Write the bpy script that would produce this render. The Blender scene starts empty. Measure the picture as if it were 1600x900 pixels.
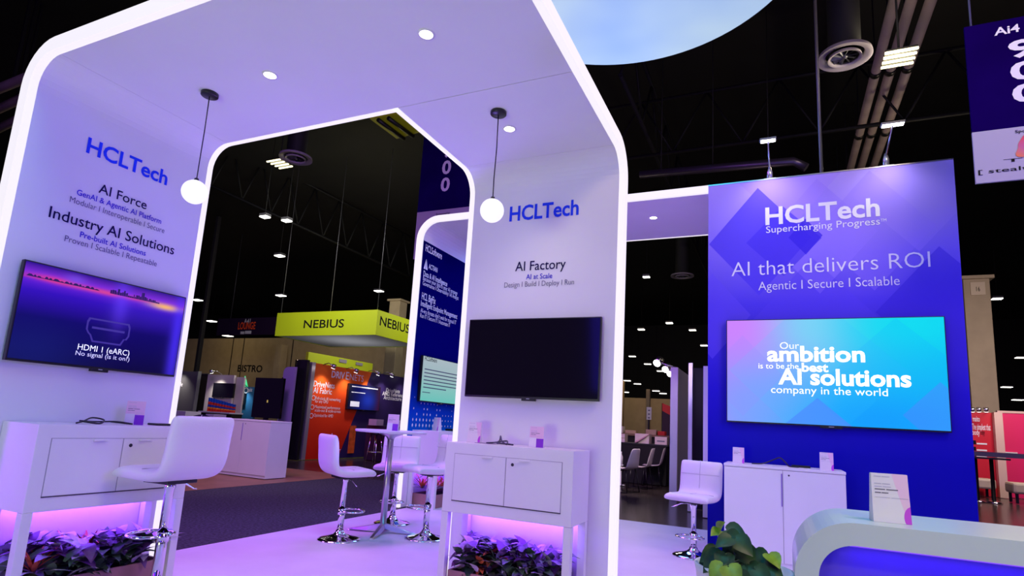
import bpy, bmesh, math, random
from math import pi, sin, cos, radians
from mathutils import Vector, Matrix
random.seed(7)
C = bpy.context.scene.collection
SC = bpy.context.scene

# ------------------------------------------------------------------ camera
F, CX, CY, CAMH = 908.84, 800.0, 510.91, 1.16
YAW, PITCH, ROLL = 0.4346, 0.1639, 0.0586
fw = Vector((-sin(YAW)*cos(PITCH), cos(YAW)*cos(PITCH), sin(PITCH)))
_r = Vector((cos(YAW), sin(YAW), 0)); _u = _r.cross(fw)
RT = cos(ROLL)*_r + sin(ROLL)*_u
UP = -sin(ROLL)*_r + cos(ROLL)*_u
EYE = Vector((0, 0, CAMH))
cam = bpy.data.cameras.new('camera'); camo = bpy.data.objects.new('camera', cam); C.objects.link(camo)
cam.sensor_width = 36; cam.lens = F/1600*36; cam.shift_y = (CY-450)/1600; cam.clip_end = 300; cam.clip_start = .05
camo.matrix_world = Matrix(((RT.x, UP.x, -fw.x, 0), (RT.y, UP.y, -fw.y, 0), (RT.z, UP.z, -fw.z, CAMH), (0, 0, 0, 1)))
SC.camera = camo

def hit(px, py, ax, val):
    """point where the sight line of a photo pixel meets the plane axis = val"""
    d = ((px-CX)*RT - (py-CY)*UP + F*fw)/F
    return EYE + d*((val-EYE[ax])/d[ax])

# ------------------------------------------------------------------ world, lights, exposure
SC.view_settings.view_transform = 'Standard'; SC.view_settings.look = 'None'
SC.view_settings.exposure = 0; SC.view_settings.gamma = 1; SC.view_settings.use_curve_mapping = False
SC.cycles.use_denoising = True
SC.cycles.max_bounces = 6; SC.cycles.diffuse_bounces = 3; SC.cycles.glossy_bounces = 3
SC.cycles.sample_clamp_indirect = 4; SC.cycles.caustics_reflective = False; SC.cycles.caustics_refractive = False
w = bpy.data.worlds.new('World'); SC.world = w; w.use_nodes = True
w.node_tree.nodes['Background'].inputs[0].default_value = (.30, .17, 1, 1)
w.node_tree.nodes['Background'].inputs[1].default_value = .20

def light(name, kind, loc, energy, color, target=None, size=1, size_y=None, spot=60, blend=.6, spread=None):
    d = bpy.data.lights.new(name, kind); o = bpy.data.objects.new(name, d); C.objects.link(o)
    d.energy = energy; d.color = color; o.location = loc
    if kind == 'AREA':
        d.size = size
        if size_y: d.shape = 'RECTANGLE'; d.size_y = size_y
        if spread: d.spread = radians(spread)
    elif kind == 'SPOT':
        d.spot_size = radians(spot); d.spot_blend = blend; d.shadow_soft_size = size
    else: d.shadow_soft_size = size
    if target is not None:
        o.rotation_euler = (Vector(target)-Vector(loc)).to_track_quat('-Z', 'Y').to_euler()
    return o
LAV = (.66, .54, 1.0); VIO = (.42, .12, 1.0); BLU = (.22, .25, 1.0)
# unseen wash lights, added and tuned to tint the booth; no fixtures behind them
light('added_wash', 'AREA', (-2.2, -4.0, 6.2), 43, (.02, .02, 1), (-1.7, 3.8, 1.4), 2.5)
light('added_wash', 'AREA', (-2.3, -3.2, .5), 33, (.86, 1, .36), (-2.1, 2.8, 3.1), 1.5, spread=90)
light('added_wash', 'AREA', (-4.6, 6.4, 7.0), 190, (.43, .02, 1), (-3.0, 5.4, 0), 2)
light('added_wash', 'AREA', (5.5, 1.0, 3.4), 275, (.16, .06, 1), (-3, 3.4, .7), 2.5)
light('added_wash', 'AREA', (-2.5, -4.5, 3.2), 38, (.05, .03, 1), (-2.8, 4, 1.6), 2.5)
light('added_wash', 'AREA', (3.5, 1.5, 7.0), 215, (1, .76, .52), (.3, 6, 1.8), 2)
light('added_wash', 'AREA', (-6.5, 3.5, 7), 300, (.68, .25, 1), (-7.9, 7.5, 0), 2)
light('added_wash', 'SPOT', (.5, -2.0, 5.0), 143, (0, .02, 1), (-3.95, 1.75, 2.9), .4, spot=30, blend=1)
light('added_wash', 'AREA', (-4.6, -.2, 1.0), 5, (.33, 0, 1), (-3.85, 1.83, .75), .4, spread=70)
light('added_wash', 'AREA', (-1.7, 1.0, 7.0), 96, (.02, .71, 1), (-2.6, 3.6, 0), 2)
light('added_wash', 'AREA', (-2.6, 9.5, 4.5), 105, (.14, .31, 1), (-2.0, 6.2, 2.5), 1.5)
light('added_wash', 'AREA', (-3.2, 4.4, .6), 18.6, (.26, .16, 1), (-3.0, 3.2, 3.1), .6, spread=120)
light('added_wash', 'AREA', (-1.3, 7.2, .3), 36, (.44, .25, 1), (-1.3, 7.2, 3.8), .8)
light('added_wash', 'AREA', (-7.0, 2.5, 2.5), 19, (.39, .11, 1), (-3.75, 4.5, .7), 1, spread=70)
light('added_wash', 'SPOT', (1.7, .2, 2.6), 118, (.92, 1, .03), (.75, 2.3, .8), .15, spot=38, blend=.8)
w.node_tree.nodes['Background'].inputs[0].default_value = (.437, .182, 1, 1); w.node_tree.nodes['Background'].inputs[1].default_value = .12

# ------------------------------------------------------------------ materials
def srgb(r, g, b):
    f = lambda c: (c/255/12.92) if c/255 <= .04045 else ((c/255+.055)/1.055)**2.4
    return (f(r), f(g), f(b))
MATS = {}
def mat(name, col, rough=.5, metal=0, emit=0, ecol=None, noise=0, nscale=20, spec=.5, bump=0, coat=0):
    if name in MATS: return MATS[name]
    m = bpy.data.materials.new(name); m.use_nodes = True; nt = m.node_tree
    b = nt.nodes['Principled BSDF']
    b.inputs['Base Color'].default_value = (*col, 1); b.inputs['Roughness'].default_value = rough
    b.inputs['Metallic'].default_value = metal; b.inputs['Specular IOR Level'].default_value = spec
    if coat: b.inputs['Coat Weight'].default_value = coat; b.inputs['Coat Roughness'].default_value = .1
    if emit:
        b.inputs['Emission Color'].default_value = (*(ecol or col), 1); b.inputs['Emission Strength'].default_value = emit
    if noise or bump:
        tc = nt.nodes.new('ShaderNodeTexCoord'); n = nt.nodes.new('ShaderNodeTexNoise'); n.inputs['Scale'].default_value = nscale
        n.inputs['Detail'].default_value = 6
        nt.links.new(tc.outputs['Object'], n.inputs['Vector'])
        if noise:
            r = nt.nodes.new('ShaderNodeValToRGB')
            r.color_ramp.elements[0].position = .3; r.color_ramp.elements[1].position = .7
            r.color_ramp.elements[0].color = (*[c*(1-noise) for c in col], 1); r.color_ramp.elements[1].color = (*[min(1, c*(1+noise)) for c in col], 1)
            nt.links.new(n.outputs['Fac'], r.inputs['Fac']); nt.links.new(r.outputs['Color'], b.inputs['Base Color'])
        if bump:
            bp = nt.nodes.new('ShaderNodeBump'); bp.inputs['Strength'].default_value = bump; bp.inputs['Distance'].default_value = .01
            nt.links.new(n.outputs['Fac'], bp.inputs['Height']); nt.links.new(bp.outputs['Normal'], b.inputs['Normal'])
    MATS[name] = m; return m
class G:
    """tiny helper for UV driven printed graphics and screens"""
    def __init__(s, name, rough=.4, emit=0):
        s.m = bpy.data.materials.new(name); s.m.use_nodes = True; s.nt = s.m.node_tree; s.emit = emit
        s.b = s.nt.nodes['Principled BSDF']; s.b.inputs['Roughness'].default_value = rough; s.b.inputs['Specular IOR Level'].default_value = .12
        uv = s.nt.nodes.new('ShaderNodeUVMap'); sp = s.nt.nodes.new('ShaderNodeSeparateXYZ'); s.nt.links.new(uv.outputs[0], sp.inputs[0])
        s.u, s.v = sp.outputs[0], sp.outputs[1]
    def math(s, op, a, b=0.0, clamp=False):
        n = s.nt.nodes.new('ShaderNodeMath'); n.operation = op; n.use_clamp = clamp
        for i, x in enumerate((a, b)):
            if isinstance(x, (int, float)): n.inputs[i].default_value = x
            else: s.nt.links.new(x, n.inputs[i])
        return n.outputs[0]
    def ramp(s, fac, stops):
        n = s.nt.nodes.new('ShaderNodeValToRGB'); e = n.color_ramp.elements
        while len(e) < len(stops): e.new(.5)
        for i, (p, c) in enumerate(stops): e[i].position = p; e[i].color = (*c, 1)
        s.nt.links.new(fac, n.inputs[0]); return n.outputs[0]
    def mix(s, fac, a, b, mode='MIX'):
        n = s.nt.nodes.new('ShaderNodeMix'); n.data_type = 'RGBA'; n.blend_type = mode
        for i, x in ((0, fac), (6, a), (7, b)):
            if isinstance(x, (int, float)): n.inputs[i].default_value = x
            elif isinstance(x, tuple): n.inputs[i].default_value = (*x, 1)
            else: s.nt.links.new(x, n.inputs[i])
        return n.outputs[2]
    def diamond(s, cu, cv, ru, rv):
        a = s.math('DIVIDE', s.math('ABSOLUTE', s.math('SUBTRACT', s.u, cu)), ru)
        b = s.math('DIVIDE', s.math('ABSOLUTE', s.math('SUBTRACT', s.v, cv)), rv)
        return s.math('LESS_THAN', s.math('ADD', a, b), 1.0)
    def blob(s, cu, cv, ru, rv):
        a = s.math('POWER', s.math('DIVIDE', s.math('SUBTRACT', s.u, cu), ru), 2)
        b = s.math('POWER', s.math('DIVIDE', s.math('SUBTRACT', s.v, cv), rv), 2)
        return s.math('POWER', 2.718, s.math('MULTIPLY', s.math('ADD', a, b), -1.0))
    def done(s, col):
        s.nt.links.new(col, s.b.inputs['Base Color'])
        if s.emit:
            s.nt.links.new(col, s.b.inputs['Emission Color']); s.b.inputs['Emission Strength'].default_value = s.emit
            s.b.inputs['Base Color'].default_value = (.01, .01, .01, 1)
            for l in list(s.b.inputs['Base Color'].links): s.nt.links.remove(l)
        return s.m

WHITE = mat('white_laminate', (.80, .79, .80), .38, noise=.02, nscale=3)
PANEL = mat('white_fabric_panel', (.80, .79, .82), .7, noise=.02, nscale=2)
LED = mat('led_strip', (.25, .25, .25), .5, emit=.86, ecol=(1.0, .94, 1.0), spec=.1)
LAMP = mat('lamp_glow', (1, 1, 1), .4, emit=6, ecol=(1, .97, .95))
GLOBE = mat('opal_globe', (.3, .3, .3), .3, emit=.9, ecol=(1, .98, 1))
FARLAMP = mat('far_lamp_glow', (1, 1, 1), .4, emit=5, ecol=(1, .96, .85))
BARLAMP = mat('warm_bar_glow', (1, 1, .8), .4, emit=3, ecol=(1, .9, .5))
BLACK = mat('black_plastic', (.008, .008, .01), .35)
GLOSSBLACK = mat('black_glass', (.004, .004, .006), .08)
DARK = mat('dark_paint', (.004, .004, .005), .7, noise=.3, nscale=1)
CHROME = mat('chrome', (.85, .85, .88), .08, 1)
STEEL = mat('brushed_steel', (.6, .6, .64), .28, 1)
LEATHER = mat('white_leatherette', (.82, .81, .82), .42, bump=.12, nscale=180)
SEAM = mat('seam_thread', (.55, .53, .58), .6)
GAP = mat('door_gap_grey', (.34, .32, .37), .8)
NAVYINK = mat('navy_lettering', (.012, .008, .07), .5, spec=.05)
BLUEINK = mat('blue_lettering', srgb(40, 70, 235), .5, spec=.05)
INDIGOINK = mat('indigo_lettering', srgb(55, 35, 200), .5, spec=.05)
GREYINK = mat('grey_lettering', (.10, .09, .20), .5, spec=.05)
WHITEINK = mat('white_lettering', (.85, .84, .88), .5)
GLOWINK = mat('screen_text', (1, 1, 1), .5, emit=.9, ecol=(.92, .97, 1))
DIMINK = mat('screen_text_dim', (1, 1, 1), .5, emit=.4, ecol=(.8, .85, .95))
BLACKINK = mat('black_lettering', (.01, .01, .012), .5, spec=.05)
TAN = mat('tan_plaster', (.42, .34, .22), .8, noise=.08, nscale=2)
GREYMET = mat('grey_metal', (.18, .18, .2), .5, .6)
TRUSS = mat('truss_paint', (.007, .007, .008), .6, .0, spec=.2)
PIPE = mat('tan_pipe', (.36, .28, .25), .6, noise=.25, nscale=1.5)
LIME = mat('lime_fabric', srgb(190, 208, 20), .6, noise=.03, nscale=1)

# ------------------------------------------------------------------ mesh helpers
def bx(bm, x0, x1, y0, y1, z0, z1, bev=0):
    vs = [bm.verts.new(p) for p in ((x0,y0,z0),(x1,y0,z0),(x1,y1,z0),(x0,y1,z0),(x0,y0,z1),(x1,y0,z1),(x1,y1,z1),(x0,y1,z1))]
    fs = [bm.faces.new([vs[i] for i in f]) for f in ((3,2,1,0),(4,5,6,7),(0,1,5,4),(1,2,6,5),(2,3,7,6),(3,0,4,7))]
    if bev:
        es = list({e for f in fs for e in f.edges})
        bmesh.ops.bevel(bm, geom=es, offset=bev, segments=2, affect='EDGES', profile=.5)
    return bm
def box(*a): return bx(bmesh.new(), *a)
def quadbox(bm, pts, vec):
    """solid from a quad (4 points) pushed along vec"""
    a = [bm.verts.new(p) for p in pts]; b = [bm.verts.new(Vector(p)+Vector(vec)) for p in pts]
    n = len(pts); bm.faces.new(a); bm.faces.new(b[::-1])
    for i in range(n): bm.faces.new((a[i], b[i], b[(i+1) % n], a[(i+1) % n]))
    bmesh.ops.recalc_face_normals(bm, faces=bm.faces[:]); return bm
def tube(bm, pts, r, n=8, closed=False):
    pts = [Vector(p) for p in pts]; rings = []; m = len(pts)
    up = None
    for i, p in enumerate(pts):
        if closed: d = pts[(i+1) % m]-pts[i-1]
        else: d = pts[min(i+1, m-1)]-pts[max(i-1, 0)]
        d.normalize()
        if up is None: up = Vector((0, 0, 1)) if abs(d.z) < .9 else Vector((1, 0, 0))
        s = d.cross(up)
        if s.length < 1e-4: s = d.cross(Vector((0, 1, 0)))
        s.normalize(); up = s.cross(d).normalized()
        rr = r[i] if isinstance(r, (list, tuple)) else r
        rings.append([bm.verts.new(p+rr*(cos(2*pi*k/n)*s+sin(2*pi*k/n)*up)) for k in range(n)])
    for i in range(m if closed else m-1):
        a, b = rings[i], rings[(i+1) % m]
        for k in range(n):
            f = bm.faces.new((a[k], a[(k+1) % n], b[(k+1) % n], b[k])); f.smooth = True
    if not closed:
        bm.faces.new(rings[0][::-1]); bm.faces.new(rings[-1])
    bmesh.ops.recalc_face_normals(bm, faces=bm.faces[:]); return bm
def lathe(bm, prof, n=32, center=(0, 0, 0), smooth=True):
    c = Vector(center); rings = []
    for r, z in prof:
        if r < 1e-5: rings.append([bm.verts.new(c+Vector((0, 0, z)))])
        else: rings.append([bm.verts.new(c+Vector((r*cos(2*pi*k/n), r*sin(2*pi*k/n), z))) for k in range(n)])
    for a, b in zip(rings, rings[1:]):
        for k in range(n):
            k2 = (k+1) % n
            if len(a) == 1 and len(b) == 1: continue
            if len(a) == 1: f = bm.faces.new((a[0], b[k2], b[k]))
            elif len(b) == 1: f = bm.faces.new((a[k], a[k2], b[0]))
            else: f = bm.faces.new((a[k], a[k2], b[k2], b[k]))
            f.smooth = smooth
    bmesh.ops.recalc_face_normals(bm, faces=bm.faces[:]); return bm
def prism(bm, poly, ax, v0, v1):
    """2-D polygon pushed along an axis; poly in the two other axes (in xyz order)"""
    def P(a, b, v): return {0: (v, a, b), 1: (a, v, b), 2: (a, b, v)}[ax]
    A = [bm.verts.new(P(a, b, v0)) for a, b in poly]; B = [bm.verts.new(P(a, b, v1)) for a, b in poly]; n = len(poly)
    bm.faces.new(A); bm.faces.new(B[::-1])
    for i in range(n): bm.faces.new((A[i], B[i], B[(i+1) % n], A[(i+1) % n]))
    bmesh.ops.recalc_face_normals(bm, faces=bm.faces[:]); return bm
def strip2d(bm, inner, outer, ax, v0, v1, smooth=False):
    """band between two equally long 2-D polylines pushed along an axis"""
    def P(a, b, v): return {0: (v, a, b), 1: (a, v, b), 2: (a, b, v)}[ax]
    I0 = [bm.verts.new(P(*p, v0)) for p in inner]; I1 = [bm.verts.new(P(*p, v1)) for p in inner]
    O0 = [bm.verts.new(P(*p, v0)) for p in outer]; O1 = [bm.verts.new(P(*p, v1)) for p in outer]
    for i in range(len(inner)-1):
        for q in ((I0[i], I1[i], I1[i+1], I0[i+1]), (O0[i], O0[i+1], O1[i+1], O1[i]), (I0[i], I0[i+1], O0[i+1], O0[i]), (I1[i], O1[i], O1[i+1], I1[i+1])):
            f = bm.faces.new(q); 
    bm.faces.new((I0[0], O0[0], O1[0], I1[0])); bm.faces.new((I0[-1], I1[-1], O1[-1], O0[-1]))
    bmesh.ops.recalc_face_normals(bm, faces=bm.faces[:]); return bm
def bend(w0, sgn, zc, r, wt, zlow=0.0, end=None, n=8):
    """inner/outer outline of a wall at w0 (room on the side sgn) that bends at height zc into a ceiling reaching 'end'"""
    inn = [(w0, zlow), (w0, zc-r)]; out = [(w0-sgn*wt, zlow), (w0-sgn*wt, zc-r)]
    for k in range(1, n+1):
        a = pi/2*k/n
        inn.append((w0+sgn*(r-r*cos(a)), zc-r+r*sin(a))); out.append((w0+sgn*(r-(r+wt)*cos(a)), zc-r+(r+wt)*sin(a)))
    if end is not None: inn.append((end, zc)); out.append((end, zc+wt))
    return inn, out

MW = {}
def thing(name, label, cat, loc=(0, 0, 0), rz=0, group=None):
    o = bpy.data.objects.new(name, None); C.objects.link(o); o.empty_display_size = .1
    o.location = loc; o.rotation_euler = (0, 0, rz); o['label'] = label; o['category'] = cat
    if group: o['group'] = group
    MW[o.name] = Matrix.Translation(loc) @ Matrix.Rotation(rz, 4, 'Z')
    return o
def obj(name, bm, m, parent=None, world=True, mods=None, smooth=False):
    me = bpy.data.meshes.new(name)
    if parent is not None and world:
        bmesh.ops.transform(bm, matrix=MW[parent.name].inverted(), verts=bm.verts)
    if smooth:
        for f in bm.faces: f.smooth = True
    bm.to_mesh(me); bm.free()
    for mm in (m if isinstance(m, (list, tuple)) else [m]): me.materials.append(mm)
    o = bpy.data.objects.new(name, me); C.objects.link(o)
    if parent is not None: o.parent = parent; MW[o.name] = MW[parent.name]
    else: MW[o.name] = Matrix.Identity(4)
    for k, kw in (mods or []):
        md = o.modifiers.new(k.lower(), k)
        for a, b in kw.items(): setattr(md, a, b)
    return o
def tag(o, label, cat, group=None):
    o['label'] = label; o['category'] = cat
    if group: o['group'] = group
    return o
def struct(name, bm, m):
    o = obj(name, bm, m); o['kind'] = 'structure'; return o
def kids(o): return [c for c in bpy.data.objects if c.parent == o]
def dup(root, loc, rz, label, group=None, child_map=None):
    r = root.copy(); C.objects.link(r); r.location = loc; r.rotation_euler = (0, 0, rz); r['label'] = label
    MW[r.name] = Matrix.Translation(loc) @ Matrix.Rotation(rz, 4, 'Z')
    if group: r['group'] = group
    def rec(a, b):
        for ch in CH.get(a.name, None) or kids(a):
            c = ch.copy(); C.objects.link(c); c.parent = b; MW[c.name] = MW[r.name]; rec(ch, c)
    rec(root, r); return r
CH = {}
def uvquad(pts, nu=1, nv=1):
    """flat quad bl, br, tr, tl with a UV map"""
    bm = bmesh.new(); vs = [bm.verts.new(p) for p in pts]; f = bm.faces.new(vs); uv = bm.loops.layers.uv.new('UVMap')
    for l, c in zip(f.loops, ((0, 0), (1, 0), (1, 1), (0, 1))): l[uv].uv = c
    return bm

# text ---------------------------------------------------------------
_tc = {}
def text_mesh(s, bold=0):
    k = (s, bold)
    if k not in _tc:
        cu = bpy.data.curves.new('t', 'FONT'); cu.body = s; cu.offset = bold; cu.resolution_u = 3
        o = bpy.data.objects.new('t', cu); C.objects.link(o); bpy.context.view_layer.update()
        me = bpy.data.meshes.new_from_object(o.evaluated_get(bpy.context.evaluated_depsgraph_get()))
        bpy.data.objects.remove(o); bpy.data.curves.remove(cu)
        _tc[k] = ([v.co.copy() for v in me.vertices], [list(p.vertices) for p in me.polygons]); bpy.data.meshes.remove(me)
    return _tc[k]
CAPH = max(v.y for v in text_mesh('H')[0])
def lettering(parent, s, origin, right, width, cap, m, bold=0, up=(0, 0, 1), lift=.003, name='lettering'):
    vs, fs = text_mesh(s, bold); x0 = min(v.x for v in vs); x1 = max(v.x for v in vs)
    right = Vector(right).normalized(); up = Vector(up).normalized(); nrm = right.cross(up); o0 = Vector(origin)+nrm*lift
    sx = width/(x1-x0); sy = cap/CAPH
    bm = bmesh.new(); bv = [bm.verts.new(o0+right*(v.x-x0)*sx+up*v.y*sy) for v in vs]
    for f in fs:
        try: bm.faces.new([bv[i] for i in f])
        except ValueError: pass
    return obj(name, bm, m, parent)
def wall_text(parent, s, ax, val, pl, pr, cap, m, bold=0, lift=.003):
    """line of lettering between two baseline pixels on a wall plane; cap height in metres"""
    a = hit(*pl, ax, val); b = hit(*pr, ax, val); z = (a.z+b.z)/2
    a.z = b.z = z; return lettering(parent, s, a, b-a, (b-a).length, cap, m, bold, lift=lift)

# ================================================================== HALL SHELL
FLOORM = mat('polished_concrete', (.045, .034, .03), .22, noise=.5, nscale=1.6)
struct('floor', box(-62, 40, -8, 62, -.12, -.012), FLOORM)
struct('ceiling', box(-62, 40, -8, 62, 12, 12.2), DARK)
struct('wall_back', box(-62, 40, 60, 60.2, -.012, 12), DARK)
struct('wall_left', box(-62.2, -62, -8, 60, -.012, 12), DARK)
struct('wall_right', box(40, 40.2, -8, 60, -.012, 12), DARK)
PLAT = mat('white_vinyl_floor', (.74, .70, .76), .45, noise=.05, nscale=2.5)
o = obj('booth_floor', box(-4.42, 3.2, -4, 7.85, -.012, 0), PLAT)
tag(o, 'glossy white vinyl booth floor under the stools and arches', 'floor')
CARPET = mat('speckled_carpet', (.032, .034, .042), .95, noise=.98, nscale=38, bump=.5)
o = obj('aisle_carpet', box(-7.35, -4.43, -4, 9.0, -.012, -.002), CARPET)
tag(o, 'dark speckled grey aisle carpet beside the white booth floor', 'carpet')

o = obj('warm_lit_floor', box(-11.5, -7.36, 5.4, 9.2, -.012, -.001), mat('warm_light_brown', (.26, .14, .07), .5, noise=.2, nscale=3))  # concrete patch; the warm lamplight on it is put into the brown colour
tag(o, 'concrete floor with warm lamplight painted brown under the white aisle cabinet', 'floor')
light('aisle_lamp', 'SPOT', (-9, 5.8, 6), 260, (1, .8, .6), (-8.6, 7, 0), .3, spot=50)

# ================================================================== FIRST ARCH (front)
XL, YF, YB, XP, XR, YR, ZC, RC, WT = -3.957, 1.68, 2.82, -2.215, -1.03, 3.913, 3.13, .175, .085
arch = thing('booth_arch', 'tall white arched booth frame with lit edges and two lettered walls in front', 'exhibition booth', (XL, YF, 0))
inn, out = bend(XL, 1, ZC, RC, WT)
obj('side_wall', strip2d(bmesh.new(), inn, out, 1, YF, YB), PANEL, arch)
inn, out = bend(YR, -1, ZC, RC, WT)
obj('end_wall', strip2d(bmesh.new(), inn, out, 0, XP, XR), PANEL, arch)
obj('ceiling_panel', box(XL+RC+.003, XR, YF, YB, ZC, ZC+WT), PANEL, arch)
obj('ceiling_panel', box(XP, XR, YB+.005, YR-RC-.003, ZC, ZC+WT), PANEL, arch)
# front edge strip: left leg, along the top, then round the corner to the right leg
XO = XR+.045
inn, out = bend(XL, 1, ZC, RC, WT, end=XO)
obj('light_strip', strip2d(bmesh.new(), inn, out, 1, YF-.045, YF-.001), LED, arch)
inn, out = bend(YR, -1, ZC, RC, WT, end=YF)
obj('light_strip', strip2d(bmesh.new(), inn, out, 0, XR+.001, XO), LED, arch)
inn, out = bend(XL, 1, ZC, RC, WT, end=XP)
obj('light_strip', strip2d(bmesh.new(), inn, out, 1, YB+.001, YB+.045), LED, arch)
inn, out = bend(YR, -1, ZC, RC, WT, end=YB)
obj('light_strip', strip2d(bmesh.new(), inn, out, 0, XP-.045, XP-.001), LED, arch)
for p in ((422, 117), (666, 53), (796, 201)):
    c = hit(*p, 2, ZC)
    d = obj('downlight', lathe(bmesh.new(), [(0, -.004), (.036, -.004), (.036, 0)], 24, c), LAMP, arch)
    obj('downlight_trim', lathe(bmesh.new(), [(.036, -.005), (.044, -.006), (.046, 0)], 24, c), WHITE, d)
    light('downlight_beam', 'SPOT', (c.x, c.y, c.z-.02), 14, (1, .95, .98), (c.x, c.y, 0), .04, spot=120, blend=1)
# lettering on the left wall
T = lambda s, pl, pr, cap, m, b=0: wall_text(arch, s, 0, XL, pl, pr, cap, m, b)
T('HCLTech', (133.75, 238), (260, 288.75), .098, BLUEINK, .022)
T('AI Force', (153, 301), (228, 327), .062, NAVYINK, .006)
T('GenAI & Agentic AI Platform', (119, 304.5), (251, 349.5), .036, INDIGOINK, .008)
T('Modular I Interoperable I Secure', (108, 316), (256, 364), .038, GREYINK, -.006)
T('Industry AI Solutions', (75, 340), (271, 397), .068, NAVYINK, .006)
T('Pre-built AI Solutions', (124, 371), (227, 399), .036, INDIGOINK, .008)
T('Proven I Scalable I Repeatable', (100, 377), (244, 416), .038, GREYINK, -.006)
T = lambda s, pl, pr, cap, m, b=0: wall_text(arch, s, 1, YR, pl, pr, cap, m, b)
T('HCLTech', (796, 344), (904, 337), .115, BLUEINK, .022)
T('AI Factory', (805, 425), (884, 418), .072, NAVYINK, .006)
T('AI at Scale', (822, 437), (863, 434), .038, INDIGOINK, .008)
T('Design I Build I Deploy I Run', (788, 450), (897, 444), .04, GREYINK, -.006)

# ================================================================== SECOND ARCH (behind) and the blue wall
SL, SF, SB, SZ, SR = -4.5, 6.58, 8.0, 3.86, .24
arch2 = thing('booth_arch', 'white arched booth frame further back with the navy software wall', 'exhibition booth', (SL, SF, 0))
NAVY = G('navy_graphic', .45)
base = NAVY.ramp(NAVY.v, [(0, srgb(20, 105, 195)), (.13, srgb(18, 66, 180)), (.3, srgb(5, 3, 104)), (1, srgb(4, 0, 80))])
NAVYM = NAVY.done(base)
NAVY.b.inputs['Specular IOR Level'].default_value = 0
inn, out = bend(SL, 1, SZ, SR, WT)
obj('side_wall', strip2d(bmesh.new(), inn, out, 1, SF, SB), PANEL, arch2)
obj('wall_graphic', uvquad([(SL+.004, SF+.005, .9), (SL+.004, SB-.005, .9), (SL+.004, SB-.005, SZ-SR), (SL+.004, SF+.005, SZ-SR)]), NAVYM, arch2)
obj('ceiling_panel', box(SL+SR+.003, -2.4, SF, SB, SZ, SZ+WT), PANEL, arch2)
obj('ceiling_panel', box(-2.394, .6, SF, SB, SZ, SZ+WT), PANEL, arch2)
inn, out = bend(SL, 1, SZ, SR, WT, end=-.66)
obj('light_strip', strip2d(bmesh.new(), inn, out, 1, SF-.045, SF-.001), LED, arch2)
inn, out = bend(SL, 1, SZ, SR, .05, end=.6)
obj('light_strip', strip2d(bmesh.new(), inn, out, 1, SB+.001, SB+.045), LED, arch2)
c = hit(1021, 340, 2, SZ)
d = obj('downlight', lathe(bmesh.new(), [(0, -.004), (.045, -.004), (.045, 0)], 24, c), LAMP, arch2)
obj('downlight_trim', lathe(bmesh.new(), [(.045, -.005), (.055, -.006), (.058, 0)], 24, c), WHITE, d)
light('downlight_beam', 'SPOT', (c.x, c.y, c.z-.03), 16, (1, .95, .98), (c.x, c.y, 0), .05, spot=120, blend=1)
def z6(x, y): return (630+x/5, 340+y/5)
T = lambda s, pl, pr, cap, m=WHITEINK, b=0: wall_text(arch2, s, 0, SL+.006, z6(*pl), z6(*pr), cap, m, b)
T('HCLSoftware', (172, 262), (300, 325), .10, b=.012)
T('ACTIAN', (197, 402), (265, 425), .07, b=.01)
T('Data & AI Intelligence', (155, 460), (342, 533), .075, b=.008)
T('Because your data is your AI strategy', (152, 495), (422, 600), .06)
T('Governance I Observability I AI Analyst', (150, 530), (430, 640), .06)
T('HCL BigFix', (142, 640), (250, 675), .10, b=.008)
T('Intelligent Endpoint Management', (135, 690), (420, 790), .075, b=.008)
T('AI-era threats don\'t wait for manual IT', (133, 745), (412, 830), .06)
T('Run IT I Secure IT I Automate IT', (130, 785), (365, 850), .06)
a = hit(*z6(160, 397), 0, SL+.009); bm = bmesh.new()
for dy0, dy1, t in ((0, .05, .0), (.05, .10, 0)):
    pass
vs = [bm.verts.new(a+Vector((0, y, z))) for y, z in ((0, 0), (.045, 0), (.045, .15))]; bm.faces.new(vs)
vs = [bm.verts.new(a+Vector((0, y, z))) for y, z in ((.055, 0), (.1, 0), (.055, .15))]; bm.faces.new(vs)
obj('triangle_mark', bm, WHITEINK, arch2)
bm = bmesh.new(); rnd = random.Random(3)
for i in range(14):
    for j in range(6):
        y = SF+.1+i*.085; z = 1.06+j*.075; s = .022*(1-j/7.5)*(1 if i < 9 else .6)
        if j >= 2 and rnd.random() < .45: continue
        vs = [bm.verts.new((SL+.008, y+a_*s, z+b_*s)) for a_, b_ in ((0, -1.3), (.8, 0), (0, 1.3), (-.8, 0))]; bm.faces.new(vs)
obj('dot_pattern', bm, WHITEINK, arch2)

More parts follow.
